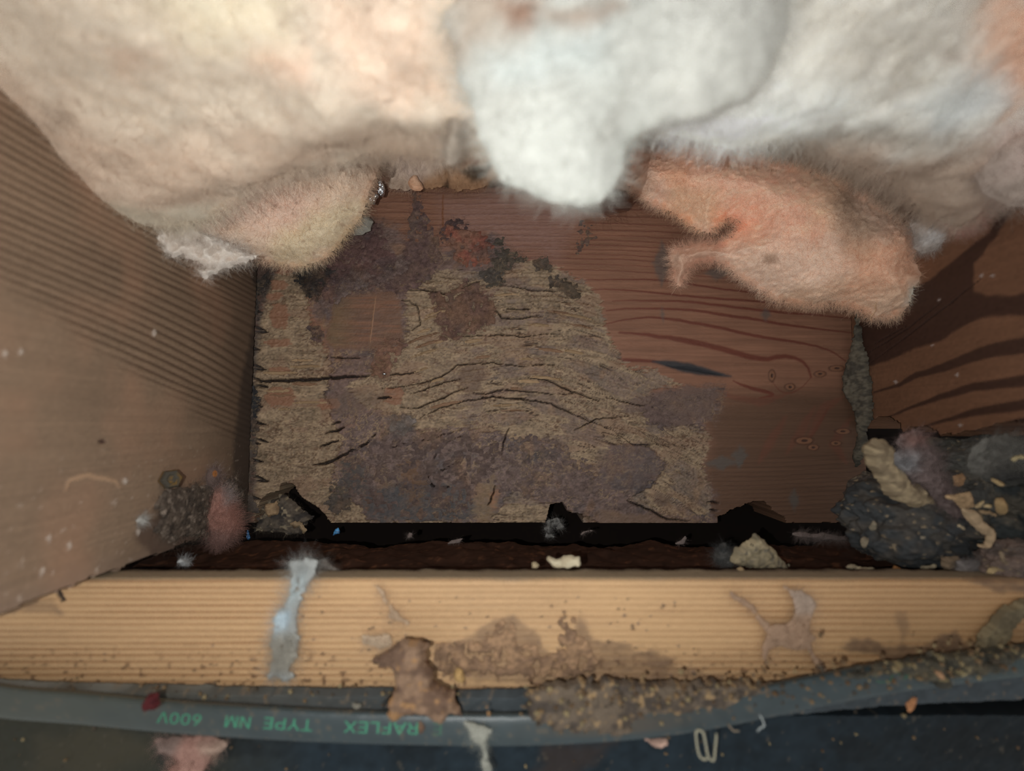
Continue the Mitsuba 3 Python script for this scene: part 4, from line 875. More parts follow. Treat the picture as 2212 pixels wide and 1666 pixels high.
earth(tplane(650, 1138, .2805, .0, 0), [(625, 1132), (640, 1124), (655, 1130), (664, 1146), (655, 1150), (645, 1138), (632, 1144)], 1.2, (122, 104, 82), (90, 74, 58), "fallen_wood_chunk__splintered_end", 892, .66, rough=((2, .4), (.8, .3)), label="pale splintered end")

# ------------------------------------------------------------------ bits on and behind the sill
def chip(px_poly, Y, thick, colour, key, label, seed, k=.8, nx=0., nz=0., step=.35, rough=((3, .35), (1, .2)), other=None, cat="wood chip", fray=.5, bsdf="rough", flat=True, hair=0, lift=0.0):
    P = np.mean(px_poly, 0)
    other = other or tuple(int(q * .85) for q in colour)
    def col(u, v, s, r):
        c = mixc(np.tile(lin(colour) / k, (u.size, 1)), lin(other) / k, sstep(.42, .6, n2(u, v, 3, 1.4, seed=seed)))
        return c * (.8 + .4 * n2(u, v, .9, .7, seed=seed + 1, oct=2))[:, None]
    ve, fa, co = lump(tplane(P[0], P[1], Y, nx, nz), px_poly, thick, back=thick * .4, step=step, warp=.3, wscale=2, rough=rough, col=col, seed=seed, flat=flat, fray=fray, hair=hair, hair_len=2, hair_r=.03, lift=lift)
    put(key, (ve, fa), bsdf, co, True, category=cat, label=label)
z5 = lambda pts: Z(1120, 1060, 9.2545, pts)
chip(z5([(535, 1400), (590, 1300), (640, 1290), (740, 1355), (820, 1345), (920, 1300), (1040, 1285), (1200, 1330), (1240, 1400), (1245, 1500), (1180, 1535), (1060, 1520), (980, 1550), (800, 1560), (700, 1520), (640, 1450)]), .1985, 1.4, (196, 184, 158), "wood_chip", "cream-coloured flat chip lying on the back edge of the sill plate near its middle", 900, k=1.05, other=(178, 164, 138), bsdf="wool")
chip(z5([(250, 1440), (330, 1425), (420, 1490), (400, 1545), (270, 1550)]), .1990, 1.2, (164, 148, 120), "wood_chip", "small tan crumb on the sill plate just left of the cream chip", 901, k=1.05)
earth(tplane(1630, 1195, .216, .1, -.2), Z(1100, 850, 2.6024, [(1250, 920), (1275, 870), (1335, 835), (1350, 815), (1385, 790), (1410, 810), (1470, 860), (1500, 910), (1560, 955), (1635, 960), (1560, 975), (1480, 985), (1400, 985), (1330, 970), (1290, 965), (1245, 950)]), 4.0, (150, 136, 110), (118, 108, 90), "rotten_wood_chunk", 905, 1.02, label="tan rotten wood chunk with a dark crack standing behind the sill plate", cat="wood chunk", rough=((5, 1.0), (1.3, .5)), speck=(92, 86, 78))
earth(tplane(1640, 1185, .2125, .1, -.2), Z(1100, 850, 2.6024, [(1338, 838), (1350, 835), (1420, 880), (1460, 905), (1500, 945), (1488, 945), (1440, 915), (1400, 885)]), .8, (40, 30, 24), (30, 22, 18), "rotten_wood_chunk__crack", 906, 1.0, rough=((2, .2),), label="dark crack", fray=.2)
earth(tplane(1560, 1195, .220, -.2, -.2), Z(1100, 850, 2.6024, [(1145, 930), (1150, 870), (1200, 840), (1240, 820), (1225, 860), (1250, 905), (1255, 960), (1220, 965), (1170, 960)]), 3.5, (84, 82, 80), (60, 60, 60), "fibre_wad", 908, 1.0, label="dark grey fibrous wad leaning against the tan rotten chunk behind the sill", cat="fibre wad", hair=500, hl=3.5, rough=((3, .8), (1.2, .5)))
chip(Z(1100, 850, 2.6024, [(1275, 985), (1300, 975), (1320, 990), (1310, 1004), (1280, 1002)]), .2000, 1.2, (176, 150, 116), "wood_chip", "small orange-tan crumb on the sill plate in front of the rotten chunk", 909, k=1.0)
chip(Z(1100, 850, 2.6024, [(1890, 975), (1910, 960), (1960, 975), (2040, 985), (2066, 995), (2000, 1002), (1940, 990)]), .2040, .8, (150, 136, 112), "wood_chip", "thin pale sliver lying along the back of the sill plate at right", 910, k=.9)
chip(Z(1100, 850, 2.6024, [(2150, 985), (2170, 972), (2205, 985), (2208, 1000), (2170, 1002)]), .2040, 1.0, (150, 104, 64), "wood_chip", "orange crumb on the back edge of the sill plate, right of the thin sliver", 911, k=.9)
# little things in the black gap
for i, (pts, col_, lab, Y, nz) in enumerate([(Z(540, 1020, 9.2545, [(1655, 1268), (1690, 1160), (1770, 1110), (1805, 1180), (1790, 1240)]), (60, 110, 150), "crumpled blue scrap in the black gap under the rim joist, right of the fallen chunk", .300, .2),
                                  (Z(280, 950, 5.2667, [(1325, 1120), (1345, 1020), (1362, 1060), (1378, 1130), (1350, 1145)]), (60, 100, 140), "tiny blue scrap in the black gap at the foot of the left corner", .300, .1)]):
    chip(pts, Y, .5, col_, "blue_scrap", lab, 915 + i, k=.42, other=(30, 60, 90), cat="plastic scrap", bsdf="plastic", nz=nz, step=.25, rough=((1.5, .5), (.6, .2)))
wool(tplane(1190, 1140, .283, 0, 0), z5([(640, 590), (760, 530), (810, 545), (850, 650), (920, 730), (860, 770), (770, 770), (700, 700), (640, 800), (620, 870), (730, 900), (720, 945), (530, 940), (560, 830), (520, 770), (560, 690), (540, 620)]), 1.6, (100, 98, 96), [], "lint_scrap", "grey lint hanging in the notch at the middle of the rim joist's lower edge", 920, step=.35, k=.66, hair=350, hl=3, hr=.03, warp=.5, wscale=2, rough=((2, .5), (.8, .2)), cat="lint", fray=.6, holes=.30)
wool(tplane(1760, 1158, .245, .1, -.3), Z(1100, 850, 2.6024, [(1590, 790), (1640, 775), (1700, 790), (1760, 785), (1830, 800), (1890, 805), (1900, 825), (1820, 830), (1740, 825), (1680, 812), (1620, 815)]), 1.6, (104, 92, 88), [], "lint_scrap", "pinkish-grey lint strand bridging the dark gap at right", 921, step=.45, k=.8, hair=500, hl=3, hr=.03, warp=.6, wscale=2.5, rough=((2, .5),), cat="lint", fray=.5)
for i, (pts, lab) in enumerate([(z5([(1240, 885), (1280, 830), (1340, 810), (1420, 795), (1470, 785), (1475, 805), (1420, 815), (1340, 830), (1270, 890)]), "pale hair-thin fibre standing in the dark gap near the middle"),
                                (Z(1100, 850, 2.6024, [(930, 845), (960, 830), (990, 800), (1000, 812), (980, 848), (950, 852)]), "small grey fluff in the dark gap, left of the rotten chunk"), (Z(500, 780, 3.16, [(1470, 1250), (1500, 1225), (1580, 1210), (1560, 1240), (1500, 1250)]), "small grey wisp in the dark gap, right of centre of the blue scrap"),
                                (Z(500, 780, 3.16, [(1200, 1195), (1215, 1170), (1235, 1180), (1230, 1205), (1205, 1210)]), "small grey wisp standing in the dark gap left of the middle")]):
    P = np.mean(pts, 0)
    wool(tplane(P[0], P[1], .262, 0, -.2), pts, .6, (112, 100, 96), [], "fibre_wisp", lab, 925 + i, step=.25, k=.9, hair=40, hl=2, hr=.03, warp=.2, wscale=2, rough=((1.5, .2),), cat="fibre", lumpy=.1)

# foil, bright dot, pale pebble and hair on the rim joist
z6 = lambda pts: Z(760, 350, 9.2167, pts)
def crumple(pts, Y, seed, nx, nz, thick):
    P = np.mean(pts, 0)
    return lump(tplane(P[0], P[1], Y, nx, nz), pts, thick, back=.4, step=.28, warp=.3, wscale=1.5, rough=((1.1, .7), (.6, .35)), col=(.5, .5, .5), seed=seed, flat=True)
ve, fa, co = join(crumple(z6([(520, 400), (560, 350), (600, 390), (640, 470), (665, 540), (650, 640), (620, 690), (560, 680), (520, 640), (505, 570), (545, 500)]), .2665, 931, .1, -.2, 1.2),
                  crumple(z6([(345, 760), (370, 720), (440, 700), (470, 650), (520, 660), (545, 690), (500, 740), (460, 840), (420, 845), (350, 830)]), .2665, 932, -.1, .1, 1.2))
put("foil_scrap", (ve, fa), "foil", None, False, category="foil scrap", label="crumpled shiny dark foil scrap beside the beige insulation lobe")
chip(z6([(1120, 420), (1150, 340), (1230, 270), (1290, 265), (1330, 340), (1390, 430), (1415, 540), (1360, 580), (1270, 575), (1190, 550), (1140, 490)]), .2655, 2.2, (172, 132, 106), "pebble", "small smooth pinkish-tan pebble wedged under the insulation strip above the rim joist", 935, k=.68, other=(186, 150, 124), cat="pebble", flat=False, fray=.1, rough=((3, .3),))
m = trimesh.creation.icosphere(2)
put("bright_dot", (m.vertices * [.0013, .0010, .0009] + at(830, 808, .2890), m.faces), "foil", None, True, category="nail", label="tiny bright dot in the crack of the rim joist")

# ------------------------------------------------------------------ debris heap on the right end of the sill
def DB(*c):
    return lin(c) / .52
heap = []
def soil(px, py, Y, size, squash, seed, label, base=(44, 45, 46), other=(62, 58, 54), rot=0.0, sub=5, k=.52, hair=0):
    rng = np.random.default_rng(seed)
    v, f = rock(at(px, py, Y), size, seed, .30, sub, squash, rot, .13)
    dm = fbm(v * 160, 3, seed)
    c = mixc(np.tile(lin(base) / k, (len(v), 1)), lin(other) / k, sstep(.45, .62, dm)) * (.55 + .9 * fbm(v * 900, 2, seed + 1))[:, None]
    c = mixc(c, lin((112, 98, 78)) / k, sstep(.74, .78, fbm(v * 620, 2, seed + 2)) * .7)
    put("soil_clod", (v, f), "rough", c, True, category="soil clod", label=label)
soil(1960, 1130, .222, .0235, (1.15, .8, .80), 1, "large blue-black soil clod at the left end of the debris heap on the sill", (42, 43, 44), (52, 49, 46))
soil(2160, 1120, .222, .0215, (1.1, .9, 1.0), 2, "large dark soil clod at the right edge, behind the curved pale chip", (40, 42, 42), (60, 56, 50))
soil(2130, 1000, .222, .0185, (1.3, .9, .62), 3, "dark grey soil clod at the top right of the debris heap, against the joist", (58, 57, 54), (44, 43, 42))
soil(2035, 985, .230, .0110, (1.1, .8, .8), 4, "speckled black soil clod between the tan rotten chunk and the joist", (46, 45, 42), (70, 66, 58))
soil(2080, 1090, .216, .0130, (1.0, .8, 1.1), 5, "dark soil clod in the middle of the heap behind the square chip", (48, 47, 45), (62, 58, 52))
soil(1880, 1080, .235, .0105, (1.0, .8, 1.2), 6, "dark brownish soil clod at the left edge of the heap beside the rim joist", (50, 45, 42), (84, 76, 64))
soil(2190, 1215, .196, .0100, (1.3, .8, .9), 7, "brownish-grey dirt lump at the right end of the sill plate", (76, 64, 58), (62, 54, 50))
soil(1885, 1160, .232, .0095, (.9, .8, .9), 8, "small dark soil clod at the lower left of the heap", (48, 44, 42), (66, 60, 52))
z7 = lambda pts: Z(1750, 850, 3.8745, pts)
earth(tplane(1925, 1020, .200, .15, -.3), z7([(440, 460), (490, 410), (560, 385), (640, 400), (680, 440), (660, 520), (680, 590), (760, 650), (800, 720), (900, 760), (960, 820), (1005, 880), (990, 920), (910, 920), (850, 945), (790, 920), (700, 890), (620, 850), (590, 760), (540, 700), (480, 620), (460, 540)]), 5.0, (122, 108, 86), (92, 80, 64), "rotten_wood_chunk", 940, .60, label="long tan rotten wood chunk slanting down across the left of the debris heap", cat="wood chunk", rough=((6, 1.3), (1.6, .7)))
wool(tplane(1960, 1010, .1985, .1, -.3), z7([(670, 560), (700, 500), (760, 480), (720, 420), (760, 350), (850, 300), (930, 340), (960, 400), (1040, 500), (1050, 580), (1080, 700), (1160, 760), (1200, 900), (1260, 1000), (1200, 1060), (1100, 960), (1010, 860), (960, 780), (850, 720), (760, 650)]), 3.5, (92, 80, 78), [(z7([(760, 340), (960, 340), (980, 440), (760, 440)]), (100, 74, 68), .8, 3), (z7([(660, 500), (800, 500), (820, 640), (700, 640)]), (110, 112, 114), .7, 3)], "grey_fluff", "grey-pink fluff draped over the debris heap, right of the long tan chunk", 950, step=.5, k=.60, hair=1800, hl=4.5, hr=.035, warp=1, wscale=4, rough=((6, 1.2), (2, .5)), cat="insulation fluff", fray=.8, holes=.22)
wool(tplane(2160, 975, .196, .1, -.4), z7([(1330, 520), (1360, 440), (1480, 370), (1620, 340), (1790, 400), (1820, 600), (1700, 560), (1600, 560), (1480, 620), (1380, 700), (1300, 640)]), 3, (84, 82, 78), [], "grey_fluff", "grey cobwebby fluff at the right edge over the debris heap, below the joist", 951, step=.6, k=.56, hair=1200, hl=5, hr=.035, warp=1.2, wscale=5, rough=((6, 1), (2, .4)), cat="insulation fluff", fray=.8, holes=.25)
z9 = lambda pts: Z(1960, 960, 5.948, pts)
chips = [
    ([(480, 660), (520, 640), (580, 650), (800, 612), (815, 640), (835, 790), (820, 810), (690, 830), (580, 710), (500, 700)], .196, 1.2, (146, 122, 94), "square tan wood chip with a flared corner in the middle of the debris heap", .1, -.3, 1.),
    ([(690, 830), (720, 825), (850, 840), (920, 890), (950, 980), (1040, 1040), (1095, 1110), (1090, 1200), (1030, 1310), (1000, 1330), (900, 1310), (900, 1280), (990, 1290), (1010, 1180), (900, 1110), (800, 1020), (740, 950), (700, 890)], .1925, 1.6, (140, 120, 96), "long curved pale tan chip in the middle of the debris heap", .1, -.3, 1.),
    ([(580, 400), (700, 370), (725, 420), (690, 520), (640, 545), (590, 535), (600, 470)], .203, 1., (134, 104, 76), "small brown wood chip above the square chip", .2, -.2, 1.),
    ([(1080, 445), (1110, 440), (1230, 500), (1240, 540), (1170, 530), (1090, 475)], .185, 1., (138, 118, 86), "yellowish splinter at the upper right of the heap", 0, -.3, .9),
    ([(1120, 740), (1150, 690), (1220, 690), (1260, 760), (1270, 840), (1200, 900), (1150, 860)], .185, 1.4, (128, 106, 76), "folded brownish chip right of the square chip", 0, -.3, .9),
    ([(870, 800), (980, 720), (990, 740), (930, 790), (1040, 770), (1080, 790), (1060, 815), (960, 800), (890, 825)], .188, .8, (140, 122, 92), "forked pale splinter right of the square chip", 0, -.2, .9),
    ([(900, 850), (980, 850), (1060, 870), (1130, 890), (1180, 920), (1140, 920), (1050, 895), (940, 880)], .188, .8, (120, 100, 76), "thin brown splinter below the forked splinter", 0, -.2, .9),
    ([(1320, 190), (1360, 160), (1470, 140), (1520, 150), (1520, 180), (1400, 190), (1370, 225)], .180, .8, (132, 120, 92), "pale chip at the top right of the heap by the picture's edge", 0, -.2, .9),
    ([(620, 1020), (660, 1030), (755, 1090), (740, 1110), (650, 1060)], .199, .8, (136, 122, 100), "short pale splinter beside the curved chip's left side", 0, -.2, 1.),
    ([(1170, 1390), (1200, 1350), (1240, 1420), (1260, 1500), (1310, 1540), (1300, 1560), (1200, 1510)], .188, 1., (104, 90, 74), "grey-brown splinter standing at the lower right of the heap", 0, -.2, .9),
    ([(1020, 1640), (1050, 1590), (1110, 1575), (1240, 1600), (1250, 1625), (1130, 1615), (1100, 1650), (1040, 1665)], .192, 1., (134, 116, 86), "pale bent chip lying on the sill plate at the far right", 0, -.3, .9),
    ([(160, 1190), (240, 1185), (225, 1215), (170, 1215)], .201, .8, (110, 102, 88), "small pale fleck on the large blue-black clod", 0, -.2, .9),
    ([(430, 1570), (440, 1470), (520, 1450), (640, 1440), (660, 1470), (620, 1600), (500, 1620)], .203, 2.2, (112, 96, 78), "tan lump under the debris heap, resting on the sill plate", 0, -.3, .9),
    ([(150, 1570), (240, 1560), (330, 1540), (380, 1550), (340, 1590), (180, 1600)], .206, .9, (128, 116, 96), "flat pale chip under the blue-black clod, on the sill's back edge", 0, -.2, .9),
]
for i, (pts, Y, th, c_, lab, nx, nz, fr) in enumerate(chips):
    chip(z9(pts), Y, th, c_, "wood_chip", lab, 960 + i, k=.66, nx=nx, nz=nz, fray=.35)
chip(z7([(1150, 800 + 60), (1190, 850), (1230, 870), (1220, 900), (1160, 890)]), .212, 1, (128, 112, 84), "wood_chip", "small yellowish chip at the tip of the long tan chunk", 980, k=.66)
chip(z7([(420, 1215), (450, 1200), (490, 1215), (480, 1260), (450, 1300), (430, 1280)]), .214, 1, (112, 102, 86), "wood_chip", "pale splinter hanging off the left foot of the debris heap", 981, k=.66)
chip(z7([(485, 1120), (530, 1060), (560, 1090), (550, 1140), (510, 1150)]), .210, 1, (104, 96, 82), "wood_chip", "pale fleck on the lower left of the debris heap, above the hanging splinter", 982, k=.66)
wool(tplane(2130, 1225, .2000, 0, -.3), z9([(640, 1500), (760, 1490), (900, 1480), (960, 1530), (980, 1620), (900, 1680), (700, 1680), (600, 1640)]), 2.5, (112, 106, 104), [], "grey_fluff", "whitish-grey fluff on the back of the sill plate under the debris heap", 985, step=.5, k=.8, hair=500, hl=3, hr=.04, warp=.8, wscale=3, rough=((4, .8), (1.5, .3)), cat="insulation fluff", fray=.5)

# ------------------------------------------------------------------ brown dirt clump over the sill's lower edge, felt and cable
z10 = lambda pts: Z(700, 1180, 2.9493, pts)
earth(tplane(910, 1505, .1725, .0, .12), z10([(300, 740), (340, 690), (420, 670), (470, 625), (540, 590), (600, 600), (680, 615), (650, 670), (650, 740), (700, 800), (720, 880), (780, 900), (830, 920), (850, 980), (870, 1070), (800, 1080), (740, 1120), (640, 1080), (600, 1075), (640, 1150), (660, 1180), (620, 1180), (600, 1100), (500, 1090), (480, 1110), (390, 1100), (400, 1020), (440, 960), (450, 880), (440, 790), (380, 760)]), 3.6,
      (134, 108, 88), (104, 82, 68), "dirt_clump", 1000, 1.15, label="brown crumbly dirt clump spilling from the sill plate over the cable", cat="dirt", rough=((7, 1.5), (2.5, .8), (1, .3)), step=.5, speck=(160, 122, 84), back=5)
earth(tplane(860, 1405, .1868, 0, 0), z10([(300, 745), (340, 700), (440, 660), (470, 620), (540, 590), (680, 612), (640, 650), (560, 640), (480, 660), (400, 720), (330, 755)]), 1.2, (74, 54, 42), (56, 42, 34), "dirt_clump__dark_rim", 1001, 1.1, rough=((2, .5), (.8, .3)), label="dark brown rim")
earth(tplane(908, 1428, .1835, 0, 0), z10([(580, 720), (600, 700), (650, 720), (665, 770), (630, 780), (590, 760)]), 1.2, (150, 98, 66), (130, 82, 56), "dirt_clump__orange_crumb", 1002, 1.1, rough=((2, .3),), label="orange crumb")
chip(z10([(820, 810), (850, 770), (885, 790), (895, 850), (880, 870), (830, 860)]), .1865, 1.8, (196, 160, 108), "wood_chip", "yellow-tan crumb on the sill plate's lower edge, right of the brown dirt clump", 1003, k=1.2, flat=False)
# dirt on the sill and crust to the right
earth(tplane(1160, 1415, .1885, 0, 0), z10([(1240, 640), (1330, 630), (1370, 690), (1420, 710), (1480, 680), (1510, 610), (1480, 560), (1470, 500), (1500, 440), (1590, 440), (1620, 560), (1690, 620), (1740, 720), (1720, 800), (1560, 850), (1400, 830), (1300, 840), (1200, 820), (1120, 820), (900, 800), (760, 820), (690, 720), (700, 640), (800, 600), (900, 600), (1000, 620), (1080, 570), (1100, 440), (1140, 470), (1200, 500), (1220, 600)]), .7,
      (158, 126, 98), (126, 100, 80), "dirt_crust", 1005, 1.15, label="thin brown dirt crust with a rounded notch, low on the middle of the sill plate", cat="dirt", rough=((5, .5), (1.5, .3)), step=.5, fray=2.2, holes=.33, back=.2)
earth(tplane(1500, 1515, .1755, .05, .3), Z(1150, 1480, 4.022, [(-40, 60), (100, 0), (250, -30), (420, -50), (600, -60), (800, -60), (1000, -50), (1300, -40), (1500, -40), (1800, -20), (2100, -10), (2250, 20), (2150, 80), (2060, 120), (1900, 110), (1750, 170), (1680, 210), (1500, 230), (1350, 260), (1220, 250), (1000, 290), (880, 330), (870, 400), (700, 440), (560, 400), (420, 420), (250, 380), (60, 330), (-20, 250), (-60, 160)]), 3.0,
      (98, 86, 74), (72, 64, 58), "dirt_crust", 1010, 1.0, label="grey-brown gritty dirt crust covering felt and cable right of the clump", cat="dirt", rough=((8, 1.2), (2.2, .8), (1, .35)), step=.5, speck=(150, 124, 90), fray=2.0, back=6, hair=0)
earth(tplane(2020, 1445, .172, .05, .4), Z(1400, 1180, 2.7241, [(1080, 760), (1200, 720), (1400, 690), (1560, 650), (1800, 630), (2000, 610), (2250, 560), (2350, 560), (2330, 620), (2200, 660), (2050, 740), (1900, 760), (1800, 790), (1760, 840), (1640, 800), (1500, 760), (1300, 760), (1180, 790)]), 2.2,
      (82, 76, 64), (60, 58, 52), "dirt_crust", 1011, .95, label="speckled dirt crust along the cable and sill at the far right", cat="dirt", rough=((7, 1.0), (2, .8), (1, .35)), step=.5, speck=(146, 132, 98), fray=2.5, back=3, holes=.22)
earth(tplane(2150, 1345, .1872, 0, .1), Z(1400, 1180, 2.7241, [(1920, 620), (1940, 520), (2000, 440), (2080, 360), (2160, 320), (2260, 300), (2340, 300), (2340, 400), (2220, 420), (2140, 480), (2110, 560), (2050, 600), (1960, 630)]), 2.2, (124, 112, 88), (100, 90, 72), "mud_streak", 1012, .95, label="grey-tan mud streak slanting down the right end of the sill plate", cat="mud", rough=((4, .7), (1.5, .4)), step=.5)

# ------------------------------------------------------------------ cobwebs
def web(px_poly, Y, colour, label, seed, k=1.0, thick=.5, holes=.2, nx=0., nz=0., hair=400, hl=5, patches=(), fray=.9, key="cobweb", warp=.8):
    P = np.mean(px_poly, 0)
    wool(tplane(P[0], P[1], Y, nx, nz), px_poly, thick, colour, list(patches), key, label, seed, step=.4, k=k, hair=hair, hl=hl, hr=.022, warp=warp, wscale=3, rough=((3, .5), (1.2, .3)), cat="cobweb", lumpy=.5, fray=fray, back=.15, bsdf="web", holes=holes)
zc = lambda pts: Z(0, 1180, 2.9493, pts)
web(zc([(1840, 130), (1860, 95), (1910, 100), (1950, 70), (1990, 90), (2010, 120), (2000, 170), (1960, 220), (1940, 290), (1900, 360), (1890, 420), (1890, 520), (1900, 600), (1890, 700), (1850, 760), (1870, 830), (1820, 850), (1710, 835), (1730, 760), (1720, 700), (1735, 600), (1745, 460), (1780, 400), (1840, 330), (1860, 260), (1880, 200)]), .1868, (150, 152, 150), "grey-white cobweb hanging from top to bottom of the sill plate, left of middle", 1020, k=.95, hair=1500, hl=5, holes=.27, warp=1.3,
    patches=[(zc([(1760, 430), (1840, 400), (1840, 520), (1760, 540)]), (186, 202, 212), .9, 1.5), (zc([(1720, 560), (1900, 540), (1900, 800), (1720, 800)]), (140, 134, 122), .8, 2), (zc([(1860, 220), (1960, 160), (1940, 300), (1850, 380)]), (172, 182, 184), .8, 2)])
web(Z(1400, 1180, 2.7241, [(425, 250), (480, 265), (560, 310), (620, 350), (660, 420), (730, 465), (810, 470), (850, 430), (870, 380), (850, 310), (800, 240), (740, 190), (780, 220), (840, 260), (900, 255), (940, 280), (990, 330), (985, 370), (960, 420), (950, 500), (985, 540), (960, 570), (975, 640), (1030, 690), (1070, 750), (1050, 800), (1000, 800), (985, 700), (940, 610), (860, 620), (780, 590), (710, 610), (700, 690), (690, 690), (670, 610), (700, 520), (660, 450), (600, 380), (500, 310), (480, 280)]), .1862, (158, 130, 108), "branching beige cobweb with long arms on the right part of the sill plate", 1021, k=1.05, hair=700, hl=4, fray=.55, warp=.5,
    patches=[(Z(1400, 1180, 2.7241, [(840, 240), (1000, 300), (980, 420), (840, 400)]), (166, 148, 134), .8, 2)])
web(z10([(290, 240), (340, 245), (380, 290), (420, 370), (470, 430), (540, 500), (500, 490), (440, 470), (400, 480), (420, 410), (370, 330), (340, 280)]), .1876, (184, 158, 132), "faint grey cobweb strand on the upper sill plate right of the white cobweb", 1022, k=1.2, hair=200, hl=4, thick=.3)
web(z10([(240, 560), (330, 570), (420, 560), (440, 620), (380, 660), (300, 640), (250, 620)]), .1874, (188, 166, 142), "pale glistening cobweb patch on the sill plate just above the brown dirt clump", 1023, k=1.2, hair=300, hl=3, thick=.3)
web(z10([(880, 1100), (930, 1120), (1040, 1160), (1120, 1190), (1060, 1190), (1040, 1230), (1030, 1290), (1050, 1380), (1070, 1440), (1010, 1440), (1020, 1330), (1000, 1270), (950, 1240), (920, 1180)]), .1668, (150, 150, 140), "white cobweb dripping off the cable to the bottom of the picture", 1024, k=1.1, hair=200, hl=3, thick=1.0, fray=.4)
web(Z(700, 1180, 2.9493, [(-180, 100), (-60, 80), (20, 90), (60, 130), (140, 180), (60, 160), (0, 150), (-80, 140)]), .1990, (112, 104, 98), "grey lint fringe on the sill's back edge beside the top of the white cobweb", 1025, k=1.1, hair=300, hl=5, nz=-.3)

# ------------------------------------------------------------------ scraps along the bottom
chip(zc([(915, 990), (950, 940), (1010, 930), (1020, 1010), (990, 1040), (960, 1035), (915, 1058)]), .1665, 1.6, (78, 32, 34), "maroon_scrap", "dark maroon scrap stuck on the cable at left", 1030, k=1.1, cat="scrap", other=(60, 24, 28), rough=((2, .6), (.8, .2)))
wool(tplane(410, 1640, .1800, 0, .1), [(330, 1600), (370, 1595), (420, 1592), (450, 1590), (480, 1595), (494, 1608), (480, 1625), (455, 1635), (450, 1650), (430, 1675), (420, 1720), (340, 1720), (365, 1660), (390, 1640), (350, 1625)], 3, (172, 134, 122), [([(330, 1590), (400, 1590), (390, 1630), (340, 1620)], (128, 116, 110), .8, 3), ([(440, 1600), (500, 1590), (490, 1640), (450, 1630)], (168, 148, 132), .7, 2)], "pink_fluff", "pink insulation fluff below the cable at the bottom left of the picture", 1031, step=.5, k=1.15, hair=700, hl=3, hr=.04, warp=.8, wscale=3, rough=((4, .8), (1.5, .3)), cat="insulation fluff", fray=.8)
chip([(1392, 1598), (1440, 1592), (1442, 1606), (1428, 1616), (1410, 1610)], .1775, 1.2, (180, 148, 132), "wood_chip", "pinkish chip under the cable right of the middle, at the bottom of the picture", 1032, k=1.0)
chip(Z(1400, 1180, 2.7241, [(1520, 930), (1545, 890), (1590, 890), (1570, 930), (1540, 970), (1520, 1000), (1530, 960)]), .1700, .8, (166, 116, 80), "wood_chip", "orange-tan flake hanging below the cable at right", 1033, k=.85)
chip(Z(1400, 1180, 2.7241, [(1680, 735), (1720, 740), (1750, 770), (1735, 785), (1700, 770)]), .1690, .8, (150, 116, 88), "wood_chip", "small tan chip on top of the cable above the hanging flake", 1034, k=.85)
chip(Z(700, 1180, 2.9493, [(1025, 1010), (1040, 1020), (1060, 1080), (1040, 1080)]), .1690, .8, (150, 116, 80), "wood_chip", "thin tan splinter on the felt right of the brown dirt clump", 1035, k=1.1)
def loop(pts, Y, r, colour, key, label, k=1.0, closed=False):
    P = np.array([at(a, b, Y) for a, b in pts])
    par = np.r_[0, np.cumsum(np.linalg.norm(np.diff(P, axis=0), axis=1))]
    cs = CubicSpline(par, P)
    q = cs(np.linspace(0, par[-1], 60))
    q[:, 1] += .0006 * np.sin(np.linspace(0, 9, 60))
    v, f = meshkit.tube(q, r, 8) if hasattr(meshkit, "tube") else tube(q, r, 8)
    put(key, (v, f), "rough", np.tile(lin(colour) / k, (len(v), 1)), True, category="fibre", label=label)
def tube(p, r, n):
    t = np.gradient(p, axis=0); t /= np.linalg.norm(t, axis=1, keepdims=True)
    a = np.cross(t, [0, 1.0, 0.01]); a /= np.linalg.norm(a, axis=1, keepdims=True) + 1e-9
    b = np.cross(t, a)
    g = np.arange(n) * 2 * np.pi / n
    v = (p[:, None] + r * (np.cos(g)[None, :, None] * a[:, None] + np.sin(g)[None, :, None] * b[:, None])).reshape(-1, 3)
    i = np.arange(len(p) - 1)[:, None] * n + np.arange(n)[None]
    j = np.arange(len(p) - 1)[:, None] * n + (np.arange(n)[None] + 1) % n
    return v, tri(np.stack([i, j, j + n, i + n], -1).reshape(-1, 4))
zl = lambda pts: Z(1150, 1480, 4.022, pts)
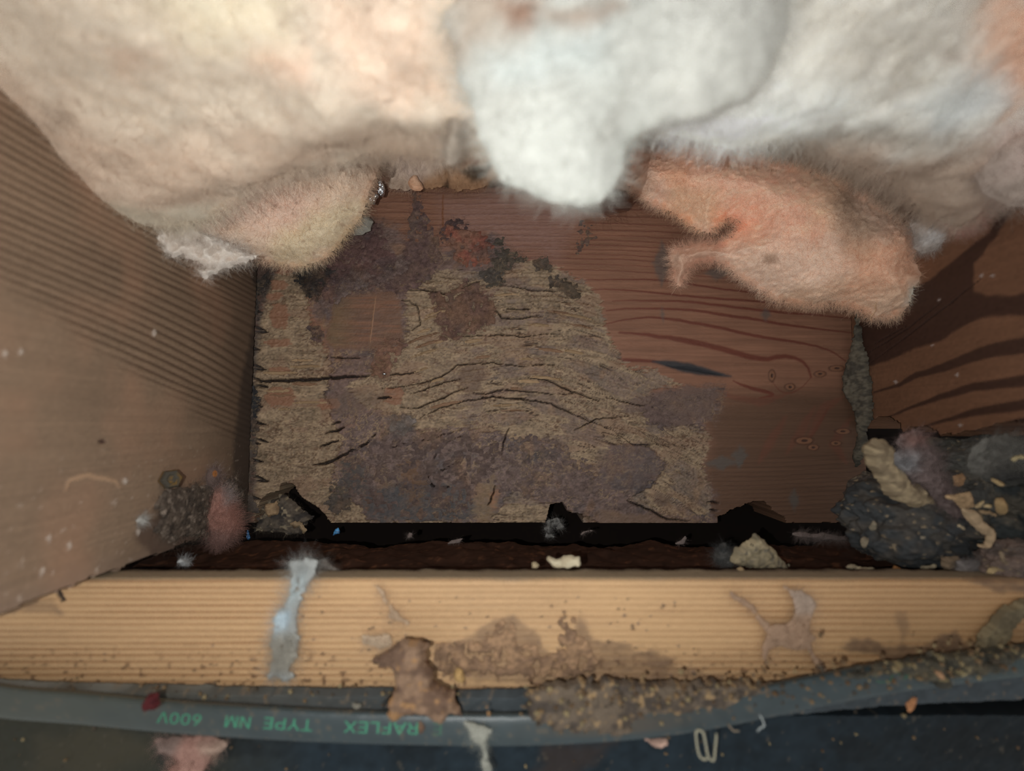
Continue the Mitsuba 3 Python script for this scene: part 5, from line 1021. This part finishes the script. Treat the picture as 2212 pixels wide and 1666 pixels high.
loop(zl([(1520, 640), (1470, 640), (1440, 560), (1425, 450), (1430, 400), (1465, 395), (1490, 450), (1510, 560), (1540, 640), (1570, 660), (1590, 600), (1600, 500), (1600, 430)]), .1670, .00042, (140, 136, 118), "fibre_loop", "pale looped fibre hanging below the cable right of the middle", k=.95)
loop(zl([(1955, 405), (1990, 380), (2005, 330), (1995, 290), (1975, 260)]), .1690, .00032, (140, 146, 146), "fibre_loop", "short white curved fibre on the cable, right of the pale loop", k=.95)
loop(zl([(1700, 340), (1720, 370), (1750, 395), (1800, 410)]), .1700, .0003, (124, 112, 96), "fibre_loop", "short brownish curved fibre on the cable between the pale loop and the white fibre", k=.95)
loop(Z(1350, 280, 2.5661, [(1365, 1060), (1375, 1020), (1390, 985), (1392, 960)]), .236, .00018, (168, 140, 112), "fibre_loop", "long thin pale fibre dangling from the bottom of the salmon-pink clump", k=.6)
chip(Z(700, 1180, 2.9493, [(170, 1010), (200, 995), (240, 1010), (245, 1030), (200, 1035)]), .1775, 1.5, (128, 124, 114), "pebble", "small grey pebble in the slit above the cable left of the dirt clump", 1040, k=1.1, cat="pebble", flat=False, fray=.1)

# crumbs scattered on the felt, cable and wall
rng = np.random.default_rng(77)
parts = []
ico = trimesh.creation.icosphere(1)
for i in range(380):
    if i < 250:
        px, py, Y = rng.uniform(1120, 2200), None, .1685
        py = np.interp(px, [1120, 1500, 1750, 2200], [1530, 1500, 1470, 1410]) + rng.normal() * 26
    elif i < 330:
        px, Y = rng.uniform(100, 1000), .1795
        py = np.interp(px, [100, 500, 1000], [1480, 1500, 1500]) + rng.normal() * 12
    else:
        px, py, Y = rng.uniform(0, 2212), rng.uniform(1560, 1666), .183
    r = rng.uniform(.00022, .0008) * (1.0 if i < 250 else .8)
    v = ico.vertices * r * rng.uniform(.6, 1.3, 3) * (1 + .25 * rng.normal(size=(len(ico.vertices), 1))) + at(px, py, Y)
    c_ = [(150, 124, 92), (120, 96, 72), (96, 86, 74), (164, 146, 110)][rng.integers(4)]
    parts.append((v, ico.faces, lin(c_) / 1.7))
ve, fa, co = join(*parts)
put("crumbs", (ve, fa), "rough", co, True, kind="stuff", category="crumbs", label="tan wood crumbs scattered over felt, cable and wall along the bottom")
